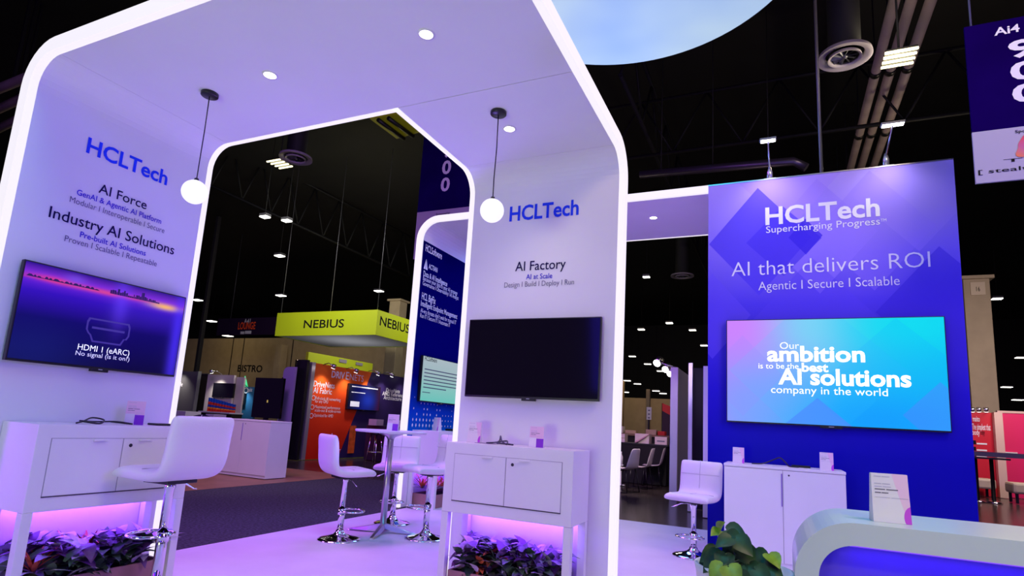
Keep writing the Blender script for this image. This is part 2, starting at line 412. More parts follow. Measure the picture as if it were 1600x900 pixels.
BWX0, BWX1, BWY, BWZ = -.688, 1.575, 6.53, 3.93
bwall = thing('feature_wall', 'blue and violet printed exhibition wall holding the large bright television', 'exhibition wall', (BWX0, BWY, 0))
g = G('violet_blue_graphic', .5)
base = g.ramp(g.v, [(0, srgb(4, 4, 150)), (.26, srgb(10, 6, 166)), (.42, srgb(40, 24, 200)), (.65, srgb(84, 64, 225)), (1, srgb(182, 160, 247))])
col = base
for (cu, cv, ru, rv, c, f) in ((.48, .83, .232, .158, srgb(152, 128, 243), .55), (.69, .835, .235, .16, srgb(146, 122, 242), .40), (.86, .93, .24, .16, srgb(165, 140, 246), .35), (.36, 1.0, .22, .15, srgb(168, 140, 246), .5),
                               (.227, .826, .223, .153, srgb(86, 66, 228), .85), (.333, .822, .16, .098, srgb(76, 56, 224), .75), (.427, .829, .07, .05, srgb(60, 40, 216), .85),
                               (.02, .62, .17, .12, srgb(108, 86, 234), .5), (.45, .60, .26, .17, srgb(92, 70, 230), .4), (.93, .62, .24, .16, srgb(58, 38, 208), .55)):
    col = g.mix(g.math('MULTIPLY', g.diamond(cu, cv, ru, rv), f), col, c)
BWM = g.done(col)
obj('wall_body', box(BWX0, BWX1, BWY+.002, BWY+.16, 0, BWZ), mat('blue_panel_edge', srgb(60, 50, 200), .5), bwall)
obj('printed_graphic', uvquad([(BWX0, BWY, 0), (BWX1, BWY, 0), (BWX1, BWY, BWZ), (BWX0, BWY, BWZ)]), BWM, bwall)
obj('top_trim', box(BWX0, BWX1, BWY-.004, BWY+.165, BWZ, BWZ+.012), STEEL, bwall)
T = lambda s, pl, pr, cap, m=WHITEINK, b=0: wall_text(bwall, s, 1, BWY, pl, pr, cap, m, b)
T('HCLTech', (1196, 350), (1375, 338), .185, b=.024)
T('Supercharging Progress', (1197, 364), (1375, 351), .072)
T('TM', (1376, 346.5), (1385, 346), .03)
T('AI that delivers ROI', (1143, 432), (1454, 417), .155, b=-.008)
T('Agentic I Secure I Scalable', (1185, 453), (1406, 446), .092, b=-.004)
# arm lights on top of the blue wall
def wall_arm_light(px, ptop, label, length):
    b = hit(*px, 1, BWY+.08); b.z = BWZ+.012; t = hit(*ptop, 1, BWY-.30)
    L = thing('arm_light', label, 'lamp', b, 0, 'arm lights on top of the blue wall')
    obj('clamp', box(b.x-.06, b.x+.06, b.y-.05, b.y+.05, b.z, b.z+.02, .004), STEEL, L)
    obj('neck', lathe(bmesh.new(), [(0, 0), (.028, 0), (.028, .1), (.014, .16), (0, .16)], 16, b), mat('clear_neck', (.5, .5, .55), .2, .5), L)
    obj('arm', tube(bmesh.new(), [b+Vector((0, 0, .14)), t], .008), STEEL, L)
    bm = box(t.x-length/2, t.x+length/2, t.y-.04, t.y+.04, t.z, t.z+.022, .006); obj('lamp_head', bm, GREYMET, L)
    obj('lamp_lens', box(t.x-length/2+.01, t.x+length/2-.01, t.y-.032, t.y+.032, t.z-.006, t.z-.001), LAMP, L)
    light('arm_light_beam', 'SPOT', (t.x, t.y, t.z-.03), 26, (.9, .85, 1), (b.x, BWY, 2.4), .1, spot=110, blend=1)
wall_arm_light((1203, 279), (1200, 220), 'left one of two slim arm lights on the blue wall top', .16)
wall_arm_light((1385, 261), (1395, 195), 'right one of two slim arm lights on the blue wall top', .2)

# ================================================================== TELEVISIONS
def make_tv(name, label, c, right, w, h, screenm, t=.05):
    """c: centre of the back on the wall; right: unit vector along the wall; out of the wall = right x up"""
    right = Vector(right); up = Vector((0, 0, 1)); n = right.cross(up); c = Vector(c)
    L = thing(name, label, 'television', c-up*h/2+n*t/2)
    M = Matrix((( right.x, n.x, up.x, c.x), (right.y, n.y, up.y, c.y), (right.z, n.z, up.z, c.z), (0, 0, 0, 1)))
    def put(nm, bm, m):
        bmesh.ops.transform(bm, matrix=M, verts=bm.verts); bmesh.ops.recalc_face_normals(bm, faces=bm.faces[:]); return obj(nm, bm, m, L)
    put('wall_bracket', box(-w*.2, w*.2, .001, .02, -h*.25, h*.25), BLACK)
    put('casing', box(-w/2, w/2, .018, t, -h/2, h/2, .004), BLACK)
    bm = uvquad([(-w/2+.008, t+.001, -h/2+.014), (w/2-.008, t+.001, -h/2+.014), (w/2-.008, t+.001, h/2-.008), (-w/2+.008, t+.001, h/2-.008)])
    bmesh.ops.transform(bm, matrix=M, verts=bm.verts); s = obj('screen', bm, screenm, L)
    r = put('sensor_housing', box(-w*.05, w*.05, t-.03, t+.004, -h/2-.016, -h/2+.006, .003), BLACK)
    put('maker_mark', box(-w*.012, w*.012, t+.0045, t+.0055, -h/2-.004, -h/2+.002), mat('grey_mark', (.4, .4, .45), .4))
    return L, M, s
# left: no-signal screen
g = G('night_bay_screen', .12, emit=1.0)
col = g.ramp(g.v, [(0, srgb(4, 0, 62)), (.45, srgb(10, 0, 104)), (.72, srgb(50, 10, 188)), (.83, srgb(92, 28, 215)), (.845, srgb(150, 45, 190)), (.90, srgb(120, 40, 215)), (1, srgb(38, 10, 140))])
for cu, cv, ru, rv, c, f in ((.17, .865, .12, .035, srgb(225, 60, 130), .8), (.45, .85, .25, .03, srgb(225, 70, 140), .75), (.86, .83, .1, .035, srgb(255, 190, 90), .9), (.27, .92, .06, .05, srgb(120, 80, 235), .6), (.97, .4, .04, .8, srgb(70, 40, 255), .7), (.56, .8, .05, .3, srgb(100, 60, 255), .5), (.1, .1, .3, .3, srgb(20, 30, 130), .5)):
    col = g.mix(g.math('MULTIPLY', g.blob(cu, cv, ru, rv), f), col, c)
NIGHT = g.done(col)
LTVY0, LTVY1, LTZ0, LTZ1 = 1.762, 2.775, 1.345, 1.925
tvL, ML, s = make_tv('television', 'wall television with blue night bay picture and no signal message', (XL, (LTVY0+LTVY1)/2, (LTZ0+LTZ1)/2), (0, 1, 0), LTVY1-LTVY0, LTZ1-LTZ0, NIGHT)
TVF = XL+.0525
# ML maps (right, out, up)
def on_screen(nm, M, polys, m, L, t=.052):
    bm = bmesh.new()
    for poly in polys:
        bm.faces.new([bm.verts.new(M @ Vector((x, t, z))) for x, z in poly])
    return obj(nm, bm, m, L)
rnd = random.Random(5); SIL = mat('skyline_silhouette', (0, 0, 0), .5, emit=1, ecol=srgb(30, 8, 90)); polys = []
W_, H_ = LTVY1-LTVY0, LTZ1-LTZ0
x = -.02*W_
while x < .30*W_:
    ww = rnd.uniform(.006, .014); hh = rnd.uniform(.01, .035)*(1.5 if (.02 < x/W_ < .08 or .17 < x/W_ < .22) else .8)
    polys.append([(x, .345*H_), (x+ww, .345*H_), (x+ww, .345*H_+hh), (x, .345*H_+hh)]); x += ww+.001
x = -.48*W_
while x < -.1*W_:
    ww = rnd.uniform(.02, .05); hh = rnd.uniform(.004, .016)
    polys.append([(x, .345*H_), (x+ww, .345*H_), (x+ww*.6, .345*H_+hh), (x+ww*.3, .345*H_+hh)]); x += ww*.8
on_screen('skyline', ML, polys, SIL, tvL)
# plug outline
HD = mat('plug_outline', (0, 0, 0), .5, emit=.55, ecol=srgb(80, 60, 200))
cx, cz, a_, b_ = .01, -.05, .135, .075
ol = [(-a_, b_*.7), (-a_*.93, b_), (a_*.93, b_), (a_, b_*.7), (a_, -b_*.1), (a_*.9, -b_*.45), (a_*.8, -b_*.45), (a_*.66, -b_), (-a_*.66, -b_), (-a_*.8, -b_*.45), (-a_*.9, -b_*.3), (-a_, 0)]
polys = []
for (p, q) in zip(ol, ol[1:]+ol[:1]):
    i = .86; polys.append([(cx+p[0], cz+p[1]), (cx+q[0], cz+q[1]), (cx+q[0]*.92, cz+q[1]*.86), (cx+p[0]*.92, cz+p[1]*.86)])
polys.append([(cx-a_*.75, cz+b_*.3), (cx+a_*.75, cz+b_*.3), (cx+a_*.75, cz+b_*.12), (cx-a_*.75, cz+b_*.12)])
on_screen('plug_symbol', ML, polys, HD, tvL)
wall_text(tvL, 'HDMI 1 (eARC)', 0, TVF, (120.5, 546), (201, 556), .036, GLOWINK, -.004)
wall_text(tvL, 'No signal (is it on?)', 0, TVF, (117, 555.5), (201.5, 563.5), .027, DIMINK, .002)
# right: switched off
RTX0, RTX1 = -2.155, -1.113
tvR, MR, s = make_tv('television', 'wall television with black switched off screen above the white cabinet', ((RTX0+RTX1)/2, YR, 1.634), (1, 0, 0), RTX1-RTX0, .588, GLOSSBLACK)
# blue wall: large bright
g = G('ambition_screen', .15, emit=1.0)
col = g.ramp(g.u, [(0, srgb(150, 150, 255)), (.25, srgb(100, 175, 250)), (.55, srgb(20, 195, 245)), (1, srgb(0, 190, 245))])
for cu, cv, ru, rv, c, f in ((.05, .95, .36, .5, srgb(205, 130, 255), 1), (.42, .95, .16, .35, srgb(150, 215, 245), .8), (.85, .95, .4, .3, srgb(0, 225, 240), .8), (.7, .05, .45, .3, srgb(10, 150, 255), .8), (.12, .2, .2, .3, srgb(120, 165, 255), .6)):
    col = g.mix(g.math('MULTIPLY', g.blob(cu, cv, ru, rv), f), col, c)
for cu, cv, ru, rv, c, f in ((.44, -.03, .17, .28, srgb(80, 130, 255), .8), (.97, .12, .16, .3, srgb(70, 130, 255), .5), (.43, .5, .42, .75, srgb(40, 190, 255), .16), (.8, .3, .4, .7, srgb(0, 150, 255), .14), (.08, .45, .2, .4, srgb(150, 140, 255), .2)):
    col = g.mix(g.math('MULTIPLY', g.diamond(cu, cv, ru, rv), f), col, c)
AMB = g.done(col)
p0, p1, p2, p3 = [hit(*p, 1, BWY-.07) for p in ((1135, 500), (1477, 494), (1487, 674), (1135, 661))]
bx0, bx1 = (p0.x+p3.x)/2, (p1.x+p2.x)/2; bz1, bz0 = (p0.z+p1.z)/2, (p2.z+p3.z)/2
tvB, MB, s = make_tv('television', 'large wall television with bright cyan and lilac ambition slide', ((bx0+bx1)/2, BWY, (bz0+bz1)/2), (1, 0, 0), bx1-bx0, bz1-bz0, AMB, .07)
def zb(x, y): return (1100+x/3.6, 480+y/3.6)
T = lambda s, pl, pr, cap, b=0: wall_text(tvB, s, 1, BWY-.073, zb(*pl), zb(*pr), cap, GLOWINK, b)
T('Our', (427, 234), (535, 235), .068, -.006)
T('ambition', (355, 303), (907, 306), .148, .03)
T('is to be the', (307, 344), (532, 347), .055)
T('best', (550, 361), (700, 364), .083, .03)
T('AI solutions', (418, 433), (1168, 445), .15, .03)
T('company in the world', (377, 485), (1035, 497), .072)
# software wall television
g = G('software_screen', .2, emit=.85)
SOFT = g.done(g.ramp(g.v, [(0, srgb(110, 205, 195)), (.3, srgb(140, 205, 200)), (.6, srgb(165, 195, 200)), (1, srgb(178, 195, 205))]))
q0, q3 = hit(662, 555, 0, SL+.06), hit(655, 627, 0, SL+.06)
sz1, sz0, sy0 = q0.z, q3.z, (q0.y+q3.y)/2
sw = (sz1-sz0)*1.76
tvS, MS, s = make_tv('television', 'wall television with pale teal text slide on the navy software wall', (SL, sy0+sw/2, (sz0+sz1)/2), (0, 1, 0), sw, sz1-sz0, SOFT, .06)
wall_text(tvS, 'HCLSoftware', 0, SL+.063, (663.3, 562.5), (682.3, 567), .06, BLACKINK, .01)
polys = []
for k in range(6): polys.append([(-.45*sw, .2*(sz1-sz0)-k*.05), ((.38 if k < 5 else .1)*sw, .2*(sz1-sz0)-k*.05), ((.38 if k < 5 else .1)*sw, .2*(sz1-sz0)-k*.05+.014), (-.45*sw, .2*(sz1-sz0)-k*.05+.014)])
polys.append([(-.46*sw, -.19), (-.28*sw, -.19), (-.28*sw, -.18), (-.46*sw, -.18)])
on_screen('slide_text', MS, polys, mat('slide_text_grey', (.1, .13, .14), .5), tvS, .0625)

# ================================================================== PENDANT LAMPS
for (pa, pb, lab) in (((328, 146), (303, 300), 'round white globe pendant lamp hanging beside the left lettered wall'), ((779, 175), (768, 329), 'round white globe pendant lamp hanging before the AI Factory wall')):
    c = hit(*pa, 2, ZC); L = thing('pendant_lamp', lab, 'lamp', c, 0, 'globe pendant lamps')
    zg = 2.463
    obj('ceiling_rose', lathe(bmesh.new(), [(0, 0), (.052, 0), (.052, -.018), (.048, -.022), (0, -.022)], 28, c), BLACK, L)
    obj('cord', tube(bmesh.new(), [c+Vector((0, 0, -.02)), c+Vector((.004, 0, -.25)), c+Vector((-.003, .003, -.45)), Vector((c.x, c.y, zg+.07))], .0035, 6), BLACK, L)
    bm = lathe(bmesh.new(), [(.075*sin(pi*k/20), .075*cos(pi*k/20)) for k in range(1, 20)] , 32, (c.x, c.y, zg))
    bmesh.ops.holes_fill(bm, edges=[e for e in bm.edges if e.is_boundary]); obj('globe', bm, GLOBE, L, smooth=True)
    obj('globe_cap', lathe(bmesh.new(), [(0, .018), (.012, .018), (.016, 0), (0, 0)], 16, (c.x, c.y, zg+.071)), BLACK, L)

# ================================================================== DEMO CABINETS (box on four legs)
def demo_cabinet(label, loc, rz, w, d, zt, zb_, mirror=False):
    """local: back at y=0, front at y=-d facing -y, x from -w/2 to w/2"""
    L = thing('demo_cabinet', label, 'cabinet', loc, rz, 'white cabinets on legs')
    W = False; h = zt-zb_
    bm = bmesh.new(); bx(bm, -w/2, w/2, -d, -.004, zb_, zt, .003); obj('body', bm, WHITE, L, W)
    dz0, dz1 = zb_+h*.175, zt-h*.165; dx0, dx1 = -w/2+.075, w/2-.075; xm = (dx0+dx1)/2
    obj('door_gap', box(dx0-.004, dx1+.004, -d-.0008, -d+.001, dz0-.006, dz1+.003), GAP, L, W)
    obj('shadow_gap', box(dx0-.004, dx1+.004, -d-.0035, -d-.0009, dz0-.007, dz0-.0005), mat('shadow_gap', (.06, .05, .07), .8), L, W)
    for k, (a, b) in enumerate(((dx0, xm-.0025), (xm+.0025, dx1))):
        dr = obj('door', box(a, b, -d-.004, -d-.001, dz0, dz1, .001), WHITE, L, W)
        hx = (a+b)/2+(.06 if k == 0 else -.06)
        obj('pull_tab', box(hx-.04, hx+.04, -d-.016, -d-.0045, dz1-.014, dz1-.002, .002), WHITE, dr, W)
        if k == 1:
            bm = lathe(bmesh.new(), [(0, .004), (.009, .004), (.011, 0), (0, 0)], 16); bmesh.ops.rotate(bm, verts=bm.verts, matrix=Matrix.Rotation(pi/2, 3, 'X'))
            bmesh.ops.translate(bm, verts=bm.verts, vec=(a+.045, -d-.0045, dz1-.04)); obj('lock', bm, mat('dark_lock', (.05, .05, .06), .3, .8), dr, W)
    t = .05
    for x in (-w/2, w/2-t):
        for y in (-d, -t-.006): obj('leg', box(x, x+t, y, y+t, 0, zb_-.0005, .002), WHITE, L, W)
    obj('under_light', box(-w/2+.06, w/2-.06, -.03, -.018, zb_-.014, zb_-.001), mat('violet_led', (.6, .4, 1), .4, emit=2.5, ecol=(.45, .16, 1)), L, W)
    m = MW[L.name]; p = m @ Vector((0, -.05, zb_-.02)); tg = m @ Vector((0, -.0, zb_-.6))
    lo = light('under_cabinet_glow', 'AREA', p, 2.6, (.20, .05, 1), None, w-.12, .05)
    lo.rotation_euler = (radians(12), 0, rz)
    p2 = m @ Vector((0, -d*.55, zb_-.02)); lo = light('under_cabinet_glow', 'AREA', p2, 3.2, (.21, .055, 1), None, w-.12, .1); lo.rotation_euler = (0, 0, rz)
    return L
ZT, ZB = 1.01, .547
demo_cabinet('white cabinet on legs against the left wall with black cables', (XL, 2.292, 0), pi/2, .92, .357, ZT, ZB)
demo_cabinet('white cabinet on legs below the switched off television', (-1.637, YR, 0), 0, .925, .353, ZT, ZB)
demo_cabinet('white cabinet on legs against the navy software wall', (SL, 7.3, 0), pi/2, 1.2, .42, 1.0, .5)

# planters with foliage ------------------------------------------------
def leaf(bm, base, d, up, L, W, droop, mi, fold=.25, n=4):
    d = d.normalized(); s = d.cross(up)
    if s.length < 1e-3: s = Vector((1, 0, 0))
    s.normalize(); u = s.cross(d).normalized(); rows = []
    for i in range(n+1):
        t = i/n; wd = W*sin(pi*min(1, (t*.92+.08))**.8)*(1 if i < n else 0)
        c = base+d*L*t+u*(-droop*L*t*t)
        rows.append((bm.verts.new(c-s*wd+u*fold*wd), bm.verts.new(c), bm.verts.new(c+s*wd+u*fold*wd)))
    for a, b in zip(rows, rows[1:]):
        for k in (0, 1):
            f = bm.faces.new((a[k], a[k+1], b[k+1], b[k])); f.material_index = mi; f.smooth = True
LEAFG = mat('dark_green_leaf', (.05, .10, .05), .4, noise=.4, nscale=30)
LEAFP = mat('pale_lilac_leaf', (.50, .42, .55), .45, noise=.35, nscale=25)
LEAFR = mat('red_orange_leaf', (.55, .10, .04), .45, noise=.4, nscale=25)
LEAFV = mat('purple_leaf', (.12, .04, .16), .4, noise=.4, nscale=25)
SOIL = mat('soil', (.02, .014, .01), .95, noise=.5, nscale=30)
def plant_bm(kind, rnd):
    bm = bmesh.new()
    if kind == 0:    # broad leaved mound
        for i in range(34):
            a = rnd.uniform(0, 2*pi); e = rnd.uniform(-.1, 1.1); b = Vector((rnd.gauss(0, .035), rnd.gauss(0, .03), rnd.uniform(.04, .17)))
            leaf(bm, b, Vector((cos(a)*cos(e), sin(a)*cos(e), sin(e))), Vector((0, 0, 1)), rnd.uniform(.07, .12), rnd.uniform(.02, .032), rnd.uniform(.2, .6), rnd.choice((0, 0, 1, 1, 3)))
    elif kind == 1:  # bromeliad rosette with red heart
        for i in range(22):
            a = i*2.4; e = .25+.05*i; e = min(e, 1.35)
            leaf(bm, Vector((0, 0, .08)), Vector((cos(a)*cos(e), sin(a)*cos(e), sin(e))), Vector((0, 0, 1)), rnd.uniform(.13, .2), .012, .25, 2 if i > 10 else rnd.choice((1, 3)))
    elif kind == 2:  # lilac star
        for i in range(26):
            a = i*2.4+rnd.uniform(-.2, .2); e = rnd.uniform(.15, 1.0)
            leaf(bm, Vector((0, 0, .1)), Vector((cos(a)*cos(e), sin(a)*cos(e), sin(e))), Vector((0, 0, 1)), rnd.uniform(.1, .16), .018, .35, rnd.choice((1, 1, 1, 0)))
    else:            # reddish mound
        for i in range(30):
            a = rnd.uniform(0, 2*pi); e = rnd.uniform(0, 1.2); b = Vector((rnd.gauss(0, .03), rnd.gauss(0, .03), rnd.uniform(.04, .16)))
            leaf(bm, b, Vector((cos(a)*cos(e), sin(a)*cos(e), sin(e))), Vector((0, 0, 1)), rnd.uniform(.06, .1), rnd.uniform(.018, .028), .4, rnd.choice((2, 2, 3, 0)))
    return bm
LM = [LEAFG, LEAFP, LEAFR, LEAFV]
def mesh_of(name, bm):
    me = bpy.data.meshes.new(name); bm.to_mesh(me); bm.free()
    for m in LM: me.materials.append(m)
    return me
rp = random.Random(11)
PROTO = [mesh_of('foliage_plant', plant_bm(k, rp)) for k in (0, 0, 1, 2, 3)]
def planter(label, loc, rz, w, d, h, mix, n, seed):
    L = thing('planter', label, 'planter', loc, rz, 'low planters under the cabinets'); rn = random.Random(seed)
    bm = bmesh.new()
    for b in ((-w/2, w/2, -d, -d+.015), (-w/2, w/2, -.02, -.005), (-w/2, -w/2+.015, -d+.0155, -.0205), (w/2-.015, w/2, -d+.0155, -.0205)): bx(bm, *b, 0, h)
    obj('trough', bm, mat('rosewood_trough', (.36, .17, .17), .5, noise=.15, nscale=6), L, False)
    obj('soil', box(-w/2+.016, w/2-.016, -d+.016, -.021, 0, h-.025), SOIL, L, False)
    nx = n//2
    for i in range(n):
        r = i % 2; x = -w/2+.05+(w-.1)*((i//2)+(.25 if r else .7))/nx+rn.uniform(-.02, .02); y = -d*(.30 if r else .74)+rn.uniform(-.02, .02)
        o = bpy.data.objects.new('leafy_plant', PROTO[rn.choice(mix)]); C.objects.link(o); o.parent = L
        o.location = (max(-w/2+.04, min(w/2-.04, x)), y, h-.05); o.rotation_euler = (0, 0, rn.uniform(0, 6.28)); s = rn.uniform(1.05, 1.4); o.scale = (s, s, s)
planter('brown planter of mixed purple and red foliage under the left cabinet', (XL+.02, 2.292, 0), pi/2, .8, .30, .17, (0, 1, 1, 2, 3, 3, 4), 18, 4)
planter('brown planter of lilac broad leaved plants below the AI Factory cabinet', (-1.637, YR-.02, 0), 0, .8, .30, .17, (0, 1, 0, 1, 0, 4), 18, 8)
planter('planter of spiky red plants under the software wall cabinet', (SL+.02, 7.3, 0), pi/2, 1.05, .36, .17, (2, 2, 3, 1), 12, 9)

# ================================================================== INFO CARDS, CABLES AND SMALL ITEMS
CARD = G('card_print', .5)
cc = CARD.mix(CARD.math('GREATER_THAN', CARD.math('SUBTRACT', CARD.u, CARD.math('MULTIPLY', CARD.v, -.35)), .92), srgb(232, 222, 228), srgb(238, 196, 222))
cc = CARD.mix(CARD.math('LESS_THAN', CARD.math('ADD', CARD.math('POWER', CARD.math('SUBTRACT', CARD.u, 1.05), 2), CARD.math('POWER', CARD.math('SUBTRACT', CARD.v, .12), 2)), .055), cc, srgb(205, 80, 215))
CARDM = CARD.done(cc)
CARD2 = G('card_print_violet', .5)
cc = CARD2.mix(CARD2.math('LESS_THAN', CARD2.v, .42), srgb(240, 200, 222), srgb(140, 60, 200))
cc = CARD2.mix(CARD2.math('MULTIPLY', CARD2.math('LESS_THAN', CARD2.v, .46), CARD2.math('LESS_THAN', CARD2.u, .5)), cc, srgb(235, 228, 236))
CARDM2 = CARD2.done(cc)
CARDW = mat('white_card', (.78, .75, .77), .5)
def info_card(label, c, rz, s=1.0, front=CARDM, lines=True):
    """folded tent card: front leaf leaning back, rear leaf, base leaf"""
    L = thing('info_card', label, 'card', c, rz, 'folded info cards'); w, h, d, tp = .105*s, .15*s, .055*s, .014*s; t = .0012
    def leafp(nm, y0, y1, m, back=False):
        if m is CARDW: 
            bm = bmesh.new(); quadbox(bm, [(-w/2, y0, 0), (w/2, y0, 0), (w/2*.97, y1, h), (-w/2*.97, y1, h)], (0, t if not back else -t, 0)); return obj(nm, bm, m, L, False)
        return obj(nm, uvquad([(-w/2, y0, 0), (w/2, y0, 0), (w/2*.97, y1, h), (-w/2*.97, y1, h)]), m, L, False)
    leafp('card_stock', -d/2+.0004, -tp/2+.0004, CARDW); leafp('rear_leaf', d/2, tp/2, CARDW, True)
    obj('top_fold', box(-w/2*.97, w/2*.97, -tp/2, tp/2, h-.001, h), CARDW, L, False)
    for x in (-w/2+.0005, w/2-.0015):
        bm = prism(bmesh.new(), [(-d/2+.002, 0), (d/2-.002, 0), (tp/2-.001, h-.002), (-tp/2+.002, h-.002)], 0, x, x+.001)
        obj('side_gusset', bm, CARDW, L, False)
    f = leafp('printed_front', -d/2, -tp/2, front)
    if lines:
        bm = bmesh.new()
        for k, (v, l, th) in enumerate(((.93, .42, .012), (.78, .42, .014), (.72, .44, .014), (.66, .62, .02), (.59, .36, .02), (.50, .86, .008))):
            for (a0, a1) in ((.09, .09+l*.45), (.09+l*.5, .09+l)):
                pts = []
                for uu, vv in ((a0, v), (a1, v), (a1, v+th), (a0, v+th)):
                    pts.append(bm.verts.new((-w/2+w*uu, -d/2+(d-tp)/2*vv-.0008, h*vv)))
                fc = bm.faces.new(pts); fc.material_index = 1 if k in (3, 4) else 0
        obj('print_lines', bm, [mat('pale_print', (.45, .42, .55), .6), mat('dark_print', (.12, .1, .16), .6)], f, False)
    return L
ZL = ZT+.0005
p = hit(170, 661, 2, ZL); p.x = max(p.x, XL+.06)
info_card('pink and violet info card on the left wall cabinet', hit(170, 661, 2, ZL) if hit(170, 661, 2, ZL).x > XL+.04 else Vector((XL+.17, 2.46, ZL)), radians(55), 1, CARDM2)
info_card('cream info card at the left end of the AI Factory cabinet', Vector((-1.99, YR-.15, ZL)), radians(8), .95, CARDM)
info_card('pink and violet info card at right end of AI Factory cabinet', Vector((-1.49, YR-.20, ZL)), radians(12), .92, CARDM2)

def cable(label, pts, mt, r=.004, cat='cable'):
    # smooth through points (Catmull-Rom)
    P = [Vector(p) for p in pts]; Q = []
    for i in range(len(P)-1):
        a, b, c, d = P[max(i-1, 0)], P[i], P[i+1], P[min(i+2, len(P)-1)]
        for k in range(6):
            t = k/6; Q.append(.5*((2*b)+(c-a)*t+(2*a-5*b+4*c-d)*t*t+(3*b-a-3*c+d)*t**3))
    Q.append(P[-1]); o = obj('cable', tube(bmesh.new(), Q, r, 6), mt); return tag(o, label, cat)
z = ZT+.006
cable('black looped cable lying on the left wall cabinet', [(XL+.24, 2.08, z), (XL+.20, 2.14, z+.01), (XL+.14, 2.22, z+.03), (XL+.19, 2.26, z+.02), (XL+.25, 2.20, z), (XL+.20, 2.12, z+.012), (XL+.13, 2.24, z+.006), (XL+.2, 2.33, z+.012), (XL+.22, 2.42, z), (XL+.16, 2.32, z+.01)], BLACK, .005)
o = obj('media_box', box(XL+.14, XL+.24, 2.57, 2.68, ZT+.0005, ZT+.014, .004), BLACK); tag(o, 'flat black media box beside card on the left wall cabinet', 'device')
cable('dark striped cable bundle lying on the AI Factory cabinet', [(-1.86, YR-.22, z), (-1.79, YR-.17, z+.012), (-1.8, YR-.12, z+.05), (-1.76, YR-.18, z+.02), (-1.70, YR-.23, z), (-1.74, YR-.14, z+.02), (-1.79, YR-.2, z+.006), (-1.71, YR-.17, z), (-1.66, YR-.21, z)], mat('striped_cable', (.05, .045, .09), .4, noise=.9, nscale=60), .0055)
o = obj('leaflet', box(-1.94, -1.80, YR-.24, YR-.14, ZT+.0005, ZT+.003), mat('dark_leaflet', (.2, .17, .28), .4)); tag(o, 'thin flat leaflet between card and cables on AI Factory cabinet', 'paper')

# ================================================================== STORAGE CABINETS (two doors to the floor)
def storage_cabinet(label, loc, rz, w, d, h, split=.5):
    L = thing('storage_cabinet', label, 'cabinet', loc, rz, 'white two door floor cabinets')
    obj('body', box(-w/2+.003, w/2-.003, -d+.012, -.003, .012, h-.026), WHITE, L, False)
    obj('top', box(-w/2, w/2, -d, 0, h-.025, h, .003), WHITE, L, False)
    obj('plinth', box(-w/2+.02, w/2-.02, -d+.03, -.02, 0, .011), BLACK, L, False)
    xs = -w/2+w*split
    for k, (a, b) in enumerate(((-w/2+.004, xs-.002), (xs+.002, w/2-.004))):
        dr = obj('door', box(a, b, -d+.002, -d+.011, .06, h-.03, .001), WHITE, L, False)
        if k == 1:
            bm = lathe(bmesh.new(), [(0, .003), (.007, .003), (.008, 0), (0, 0)], 14); bmesh.ops.rotate(bm, verts=bm.verts, matrix=Matrix.Rotation(pi/2, 3, 'X'))
            bmesh.ops.translate(bm, verts=bm.verts, vec=(a+.05, -d+.0015, h-.07)); obj('lock', bm, mat('dark_lock', (.05, .05, .06), .3, .8), dr, False)
        else:
            obj('edge_pull', box(b-.012, b-.001, -d-.004, -d+.0015, h-.35, h-.06), mat('purple_pull', (.3, .2, .55), .5), dr, False)
    obj('door_gap', box(xs-.0015, xs+.0015, -d+.006, -d+.0085, .06, h-.03), GAP, L, False)
    return L
storage_cabinet('white two door cabinet standing before the blue wall', (.02, 6.50, 0), 0, 1.02, .46, .905)
storage_cabinet('white two door cabinet in the aisle left of the orange wall', (-8.33, 7.83, 0), 0, 1.12, .47, .96, .43)
info_card('pale info card at the left end of the blue wall cabinet', Vector((-.37, 6.26, .9055)), 0, 1.0, CARDM)
info_card('pale info card at the right end of the blue wall cabinet', Vector((.385, 6.12, .9055)), 0, 1.05, CARDM)
z = .912
cable('thin black cable lying on the cabinet before the blue wall', [(-.25, 6.25, z), (-.15, 6.28, z+.006), (-.05, 6.32, z+.05), (.0, 6.3, z+.07), (.05, 6.26, z+.03), (.08, 6.2, z), (.16, 6.18, z)], BLACK, .006)
o = obj('media_box', box(.10, .26, 6.26, 6.34, .9055, .925, .004), BLACK); tag(o, 'small flat black box on the cabinet before the blue wall', 'device')
info_card('white side-on info card on the software wall cabinet', Vector((SL+.2, 7.0, 1.0005)), radians(-20), 1.2, CARDM, False)
o = obj('laptop', box(SL+.12, SL+.36, 7.36, 7.7, 1.0005, 1.03, .004), BLACK); tag(o, 'closed black laptop on the software wall cabinet', 'laptop')

